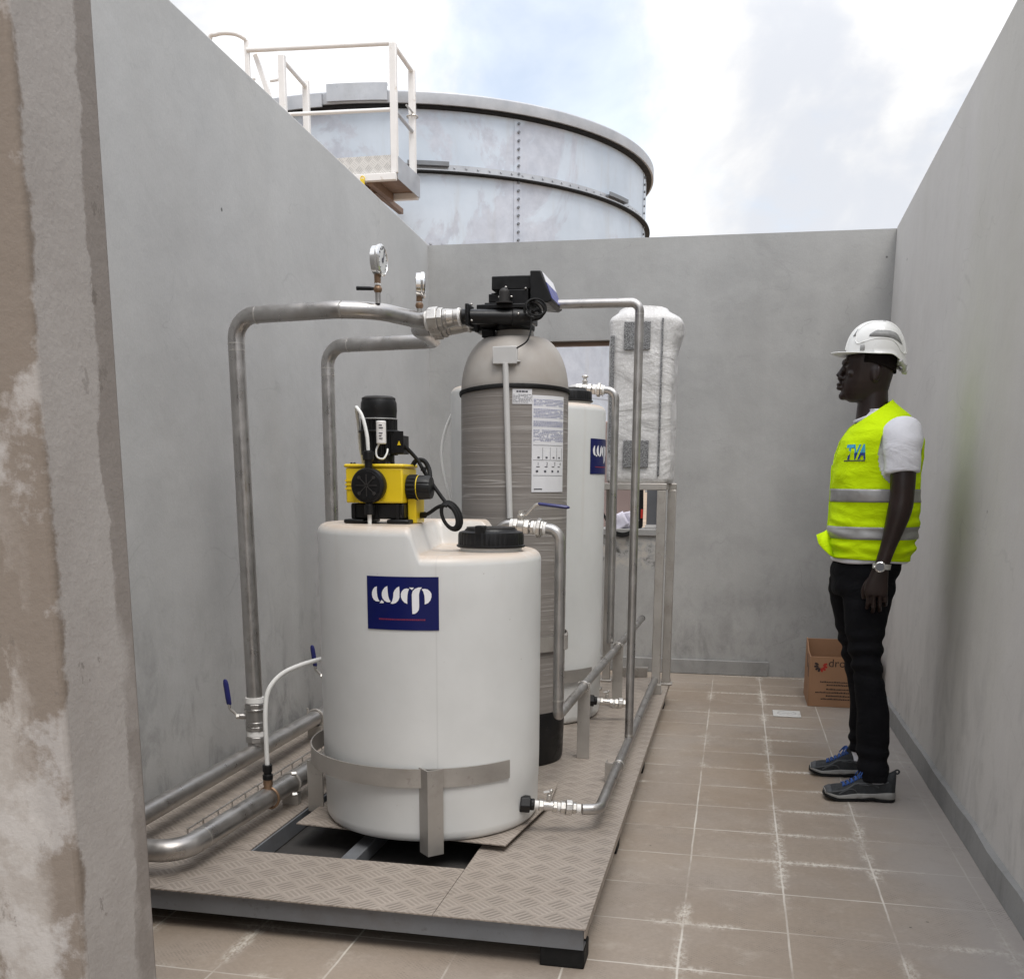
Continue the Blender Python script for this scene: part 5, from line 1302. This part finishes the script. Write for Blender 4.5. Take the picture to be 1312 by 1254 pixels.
NR = [v.normal.copy() for v in tee.data.vertices]
for v in tee.data.vertices:
    q = v.co*11; v.co += NR[v.index]*(mn.noise(q*.7)*.007+mn.noise(V((q.x, q.y, q.z*1.9)))*.003)
w = MB(); w.torus((.515, YC, 1.535), (-.38, 0, 1), .072, .006, 40, 8); build(w, 'collar', 'tee', tee)

# hi-vis vest: open V neck, arm holes
w = MB(); NA, NZ = 240, 170; g_ = []
for j in range(NZ+1):
    z = .972+(1.592-.972)*j/NZ; row = []
    for i in range(NA):
        a = 2*PI*i/NA; p = vpt(z, a); 
        if j == 0: p.z += .016*mn.noise(V((p.x*5, p.y*5, 0)))-.012*math.cos(a)
        row.append(w.bm.verts.new(p))
    g_.append(row)
def hole(p):
    if p.x < .60 and p.z > 1.502+(p.x-.453)*.70: return True
    if p.x < .52 and p.z > 1.35:
        if abs(p.y-YC) < .010+(p.z-1.35)*.40: return True
    e1 = ((p.x-.607)/.083)**2+((p.z-1.385)/.125)**2
    return e1 < 1 and abs(p.y-YC) > .1
for j in range(NZ):
    for i in range(NA):
        q = (g_[j][i], g_[j][(i+1) % NA], g_[j+1][(i+1) % NA], g_[j+1][i]); c = (q[0].co+q[2].co)/2
        if not hole(c): w.face(q)
bmesh.ops.delete(w.bm, geom=[v for v in w.bm.verts if not v.link_faces], context='VERTS')
for _ in range(3): bmesh.ops.smooth_vert(w.bm, verts=[v for v in w.bm.verts if v.is_boundary], factor=.5, use_axis_x=True, use_axis_y=True, use_axis_z=True)
# loose corner standing out at the front hem
fl = [[(.374, -.05, 1.09), (.352, -.055, 1.075), (.322, -.06, 1.062)], [(.378, -.075, 1.045), (.352, -.085, 1.035), (.330, -.085, 1.03)], [(.388, -.09, .99), (.366, -.10, 1.0), (.345, -.10, 1.012)], [(.40, -.09, .975), (.382, -.10, .980), (.372, -.105, .988)]]
vs = [V((x, YC+y, z)) for r in fl for x, y, z in r]; w.addmesh(vs, [(i*3+k_, i*3+k_+1, i*3+k_+4, i*3+k_+3) for i in range(3) for k_ in range(2)])
vest = build(w, 'hi_vis_vest', 'vest', person, solid=.0035, smooth=180)
for z0, z1 in ((1.196, 1.246), (1.052, 1.100)):
    w = MB(); n = 200; rr = []
    for j in range(7):
        z = z0+(z1-z0)*j/6; rr.append(w.ring([vpt(z, 2*PI*i/n, .0036) for i in range(n)]))
    for a, b in zip(rr, rr[1:]): w.bridge(a, b)
    build(w, 'reflective_band', 'reflect', vest, solid=.0015, smooth=180)
w = MB(); vs, fs = text_geo('TVA', .076, bold=.0026)
xs = [p.x for p in vs]; xm = max(xs)
def on_vest(x, z, k=.005):
    best = None
    for i in range(60):
        a = PI+i/59*PI/2; p = vpt(z, a)
        if best is None or abs(p.x-x) < abs(best[0].x-x): best = (p, a)
    p, a = best; return V((x, p.y-k, z))
rows_ = []
pts_ = [on_vest(.407+p.x/xm*.070+p.y*.12, 1.361+p.y*1.0) for p in vs]
w.addmesh(pts_, fs)
build(w, 'chest_lettering', 'tva', vest, smooth=0, solid=.0012)
w = MB(); n = 8; A, B = [], []
for i in range(n+1): x = .404+.072*i/n; A.append(w.bm.verts.new(on_vest(x, 1.352))); B.append(w.bm.verts.new(on_vest(x, 1.356)))
for i in range(n): w.face((A[i], A[i+1], B[i+1], B[i]))
build(w, 'small_chest_print', 'ink', vest, smooth=0, solid=.001)
w = MB(); w.tube([vpt(z, PI, .003) for z in [.98+.02*i for i in range(19)]], .004, 6); build(w, 'zip', 'vest', vest)

# trousers
w = MB()
w.loft(rings_fb([(.985, .415, .66, .150), (.965, .405, .667, .162), (.93, .393, .668, .175), (.89, .395, .65, .176), (.85, .402, .636, .174), (.82, .41, .628, .165)], YC, .85))
def leg(yk, rows):
    w.loft([sell((a+b)/2, y, (b-a)/2, h, z, 28, .9) for z, a, b, y, h in rows])
leg(0, [(.88, .425, .640, 4.335, .088), (.82, .436, .628, 4.325, .088), (.76, .444, .618, 4.315, .086), (.70, .452, .609, 4.308, .083), (.64, .462, .600, 4.30, .079), (.60, .470, .603, 4.296, .076), (.55, .482, .602, 4.29, .073), (.50, .495, .610, 4.284, .071), (.44, .506, .626, 4.278, .070), (.36, .514, .643, 4.27, .068), (.27, .520, .650, 4.262, .064), (.20, .525, .649, 4.256, .061), (.15, .530, .650, 4.252, .061), (.082, .535, .660, 4.25, .066)])
leg(1, [(.88, .395, .62, 4.51, .088), (.82, .400, .61, 4.52, .088), (.76, .412, .595, 4.53, .086), (.70, .428, .585, 4.54, .083), (.64, .448, .578, 4.548, .079), (.60, .460, .578, 4.554, .076), (.55, .472, .583, 4.56, .073), (.50, .488, .60, 4.566, .071), (.44, .505, .62, 4.57, .070), (.36, .52, .638, 4.575, .068), (.27, .524, .643, 4.58, .064), (.20, .527, .643, 4.584, .061), (.15, .53, .645, 4.586, .061), (.118, .533, .646, 4.588, .062)])
tro = remeshed(w, 'trousers', 'trouser', person, .006, 5, .5)
NR = [v.normal.copy() for v in tro.data.vertices]
for v in tro.data.vertices:
    p = v.co+V((.55, 4.4, 0)); kn_ = math.exp(-((p.z-.58)/.09)**2)+.8*math.exp(-((p.z-.17)/.06)**2)+.5*math.exp(-((p.z-.86)/.06)**2)
    v.co += NR[v.index]*(mn.noise(p*9)*.005+kn_*.006*math.sin(p.z*105+4*mn.noise(p*6)))

# trail shoes
def shoe(x0, L, yc, yaw, label):
    sh_ = bpy.data.objects.new('shoe', None); COL.objects.link(sh_); sh_.parent = person; base = V((x0+L, yc, 0)); sh_.location = base-wloc(person)
    c_, s_ = math.cos(yaw), math.sin(yaw)
    def T(p):   # local: x forward distance from heel (0..L), y side, z up; forward is -X
        return base+V((-p[0]*c_-p[1]*s_, -p[0]*s_*-1*-1+p[1]*c_, p[2]))
    def out(t):  # half widths along the length (t 0 heel ..1 toe)
        if t < .5: return .031+.004*math.sin(t*2*PI*.5)-.003*math.sin(t*PI*2)
        return .031+.018*math.sin((t-.5)*2*PI*.62)**1.0 if t < .93 else .0455*math.sqrt(max(0, 1-((t-.93)/.075)**2))
    def prof(t0, t1, n=40): return [t0+(t1-t0)*i/n for i in range(n+1)]
    def slab(zf, zt, grow, name, mat, tmin=-.0, tmax=1.0):
        w = MB(); rg = []
        for t in prof(tmin, tmax):
            h = max(.003, out(max(0, min(1, t)))*math.sqrt(max(.05, 1-max(0, (.10-t)/.10)**2))+grow); zb, zu = zf(t), zt(t)
            rg.append([T((t*L, q*h, z)) for q, z in ((-1, zb+.003), (-.9, zb), (.9, zb), (1, zb+.003), (1.0, zu-.003), (.93, zu), (-.93, zu), (-1, zu-.003))])
        w.loft(rg); return build(w, name, mat, sh_, smooth=50)
    toe = lambda t: .016*sstep(.78, 1, t)
    slab(lambda t: .001+toe(t)+.007*math.exp(-((t-.34)/.09)**2), lambda t: .014+toe(t)+.006*math.exp(-((t-.34)/.10)**2), .002, 'outsole', 'blk_matt')
    slab(lambda t: .0135+toe(t)*.95+.006*math.exp(-((t-.34)/.10)**2), lambda t: .036-.010*sstep(.45, .9, t)+toe(t)*.9+.007*math.exp(-((t-.1)/.15)**2), .0035, 'midsole', 'sole', .0, .985)
    w = MB(); rg = []
    for t in prof(.01, .985, 44):
        h = out(t)*math.sqrt(max(.06, 1-max(0, (.10-t)/.10)**2)); top = .118-.004*sstep(.0, .2, t)+.012*math.exp(-((t-.02)/.05)**2)
        if t > .34: top = .118-(.118-.060)*sstep(.34, .80, t)
        if t > .78: top = .0605-.026*((t-.78)/.205)**2
        zb = .026+toe(t)*.6; r = []
        for i in range(20):
            a = PI*i/19; wd = math.cos(a); r.append(T((t*L, h*math.copysign(abs(wd)**.75, wd), zb+(top-zb)*math.sin(a)**(.62 if t < .4 else .72))))
        rg.append(r)
    w.loft(rg); up = build(w, 'upper', 'shoe', sh_, smooth=60)
    def surf(t, a):
        h = out(t)*math.sqrt(max(.06, 1-max(0, (.10-t)/.10)**2)); top = .118-.004*sstep(.0, .2, t)
        if t > .34: top = .118-(.118-.060)*sstep(.34, .80, t)
        if t > .78: top = .0605-.026*((t-.78)/.205)**2
        zb = .026+toe(t)*.6; wd = math.cos(a)
        return T((t*L, (h+.001)*math.copysign(abs(wd)**.75, wd), zb+(top-zb+.001)*abs(math.sin(a))**(.62 if t < .4 else .72)))
    w = MB()
    for s in (0, 1):
        f_ = (lambda a: a) if s == 0 else (lambda a: PI-a)
        w.tube([surf(.97-.40*i/10, f_(.28+.5*(i/10)**1.5)) for i in range(11)], .0032, 6)
        w.tube([surf(.60-.35*i/10, f_(.75-.5*(i/10))) for i in range(11)], .003, 6)
        w.tube([surf(.52-.4*i/10, f_(.55-.2*math.sin(i/10*PI))) for i in range(11)], .0028, 6)
        w.tube([surf(.80-.25*i/10, f_(.12+.35*math.sin(i/10*PI))) for i in range(11)], .0028, 6)
    build(w, 'overlay', 'shoe2', sh_)
    w = MB(); rg = [[surf(t, .15+(PI-.3)*i/12) + V((0, 0, .0015)) for i in range(13)] for t in (.90, .93, .955, .972)]
    Q = [w.ring(r) for r in rg]
    for a, b in zip(Q, Q[1:]):
        for i in range(12): w.face((a[i], a[i+1], b[i+1], b[i]))
    build(w, 'toe_cap', 'shoe2', sh_, solid=.002)
    w = MB()
    for j in range(6):
        t = .74-.055*j; w.tube([surf(t, PI/2-.55)+V((0, 0, .003)), surf(t-.012, PI/2)+V((0, 0, .006)), surf(t-.03, PI/2+.55)+V((0, 0, .003))], .0032, 6); w.tube([surf(t, PI/2+.55)+V((0, 0, .003)), surf(t-.012, PI/2)+V((0, 0, .007)), surf(t-.03, PI/2-.55)+V((0, 0, .003))], .0032, 6)
    k = surf(.43, PI/2)+V((0, 0, .008))
    for dx, dy, dz in ((.02, .03, -.01), (.02, -.03, -.012), (.035, .02, -.02), (.03, -.02, -.018)): w.tube(smooth_path([k, k+V((-dx*.4, dy*.6, .010)), k+V((-dx, dy, dz))], 5), .0026, 6)
    build(w, 'lace', 'lace', sh_)
    w = MB(); w.tube([T((.42*L, 0, .105)), T((.36*L, 0, .135)), T((.31*L, 0, .150))], [.017, .018, .012], 12); w.torus(T((-.004*L, 0, .124)), (0, 1, 0), .008, .0035, 16, 6); build(w, 'tongue', 'shoe', sh_)
    w = MB(); w.cyl(T((.26*L, 0, .08)), T((.28*L, 0, .15)), .038, .034, 28); build(w, 'sock', 'tee', sh_)
shoe(.400, .283, 4.238, .05, ''); shoe(.368, .283, 4.575, -.06, '')

# wrist watch
wp = V((.5585, YC-.236, .955)); wd_ = V((.09, 0, 1)).normalized()
w = MB(); rg = []
for i in range(41):
    a = 2*PI*i/40; u, v, d = frame_from(wd_); o_ = (u*math.cos(a)+v*math.sin(a)); rr = .0315
    rg.append([wp+o_*(rr+e)+d*h for e, h in ((0, -.010), (0, .010), (.003, .010), (.003, -.010))])
w.loft(rg, False); wt_ = build(w, 'watch_strap', 'chrome', person, smooth=30)
o_ = V((-.25, -1, -.03)).normalized()
w = MB(); w.lathe([(.018, -.004), (.0205, 0), (.0205, .006), (.017, .009), (.016, .008)], wp+o_*.032, o_, 36); w.cyl(wp+o_*.036+V((-.024, .004, 0)), wp+o_*.036+V((-.018, .004, 0)), .003); build(w, 'watch_case', 'chrome', wt_, smooth=30)
w = MB(); w.cyl(wp+o_*.040, wp+o_*.0408, .0155, n=32); build(w, 'watch_dial', 'grey_sheet', wt_)

# ---------------------------------------------------------------- light, sky, camera
EL, AZ = math.radians(63), math.radians(145)      # sun over the right shoulder, behind cloud
wd = bpy.data.worlds.new('World'); SC.world = wd; wd.use_nodes = True
n, l = wd.node_tree.nodes, wd.node_tree.links; n.clear()
out = n.new('ShaderNodeOutputWorld'); sky = n.new('ShaderNodeTexSky'); sky.sky_type = 'NISHITA'; sky.sun_disc = False
sky.sun_elevation = EL; sky.sun_rotation = AZ; sky.air_density = 1.2; sky.dust_density = 1.2
b1 = n.new('ShaderNodeBackground'); b1.inputs['Strength'].default_value = .15; l.new(sky.outputs[0], b1.inputs[0])
tc = n.new('ShaderNodeTexCoord'); mp = n.new('ShaderNodeMapping'); l.new(tc.outputs['Generated'], mp.inputs['Vector']); mp.inputs['Scale'].default_value = (1, 1, 1.6); mp.inputs['Location'].default_value = (-8.8366, -8.1589, -5.7434)
def nz(sc, det, ro, dist=0):
    q = n.new('ShaderNodeTexNoise'); l.new(mp.outputs[0], q.inputs['Vector']); q.inputs['Scale'].default_value = sc; q.inputs['Detail'].default_value = det; q.inputs['Roughness'].default_value = ro; q.inputs['Distortion'].default_value = dist; return q.outputs['Fac']
def rg_(v, a, b, c, d):
    q = n.new('ShaderNodeMapRange'); q.interpolation_type = 'SMOOTHSTEP'; l.new(v, q.inputs[0])
    for i, x in enumerate((a, b, c, d)): q.inputs[i+1].default_value = x
    return q.outputs[0]
cov = rg_(nz(2.3, 10, .62, .5), .43, .58, .6, 1)
br_ = rg_(nz(2.88, 8, .55, .5), .40, .62, .53, .80)
tint = n.new('ShaderNodeMix'); tint.data_type = 'RGBA'; l.new(rg_(br_, .45, .62, 0, 1), tint.inputs[0]); tint.inputs[6].default_value = (.90, .955, 1.07, 1); tint.inputs[7].default_value = (.98, .985, 1.0, 1)
sz = n.new('ShaderNodeSeparateXYZ'); l.new(tc.outputs['Generated'], sz.inputs[0])
zen = rg_(sz.outputs[2], .25, .95, 1.0, 1.9)      # an overcast sky is brightest overhead
ml = n.new('ShaderNodeMath'); ml.operation = 'MULTIPLY'; l.new(br_, ml.inputs[0]); l.new(zen, ml.inputs[1])
b2 = n.new('ShaderNodeBackground'); l.new(tint.outputs[2], b2.inputs[0]); l.new(ml.outputs[0], b2.inputs['Strength'])
mx_ = n.new('ShaderNodeMixShader'); l.new(cov, mx_.inputs[0]); l.new(b1.outputs[0], mx_.inputs[1]); l.new(b2.outputs[0], mx_.inputs[2]); l.new(mx_.outputs[0], out.inputs[0])

sl = bpy.data.lights.new('sun', 'SUN'); sl.energy = 1.35; sl.angle = math.radians(28); sl.color = (1.0, .965, .91)
so = bpy.data.objects.new('sun', sl); COL.objects.link(so)
# direction towards the sun: nishita rotation is measured clockwise from +Y
sd = V((math.sin(AZ)*math.cos(EL), math.cos(AZ)*math.cos(EL), math.sin(EL)))
so.rotation_euler = sd.to_track_quat('Z', 'Y').to_euler(); so.location = sd*30

cam = bpy.data.cameras.new('camera'); co = bpy.data.objects.new('camera', cam); COL.objects.link(co); SC.camera = co
yaw, pitch, roll = math.radians(12.1329), math.radians(11.1213), math.radians(.2656)
f0 = V((-math.sin(yaw), math.cos(yaw), 0)); r0 = V((math.cos(yaw), math.sin(yaw), 0)); u0 = V((0, 0, 1))
fw = f0*math.cos(pitch)-u0*math.sin(pitch); up = u0*math.cos(pitch)+f0*math.sin(pitch)
rt = r0*math.cos(roll)+up*math.sin(roll); u2 = up*math.cos(roll)-r0*math.sin(roll)
mt = Matrix((rt, u2, -fw)).transposed().to_4x4(); mt.translation = V((0, 0, 1.27)); co.matrix_world = mt
cam.sensor_width = 36; cam.lens = 36*1313/1312; cam.shift_y = 247.5/1312; cam.clip_end = 2000; cam.clip_start = .05
SC.view_settings.view_transform = 'Standard'; SC.view_settings.look = 'None'; SC.view_settings.gamma = 1; SC.view_settings.exposure = .7
SC.render.engine = 'CYCLES'; SC.cycles.use_denoising = True; SC.cycles.max_bounces = 8; SC.cycles.diffuse_bounces = 5
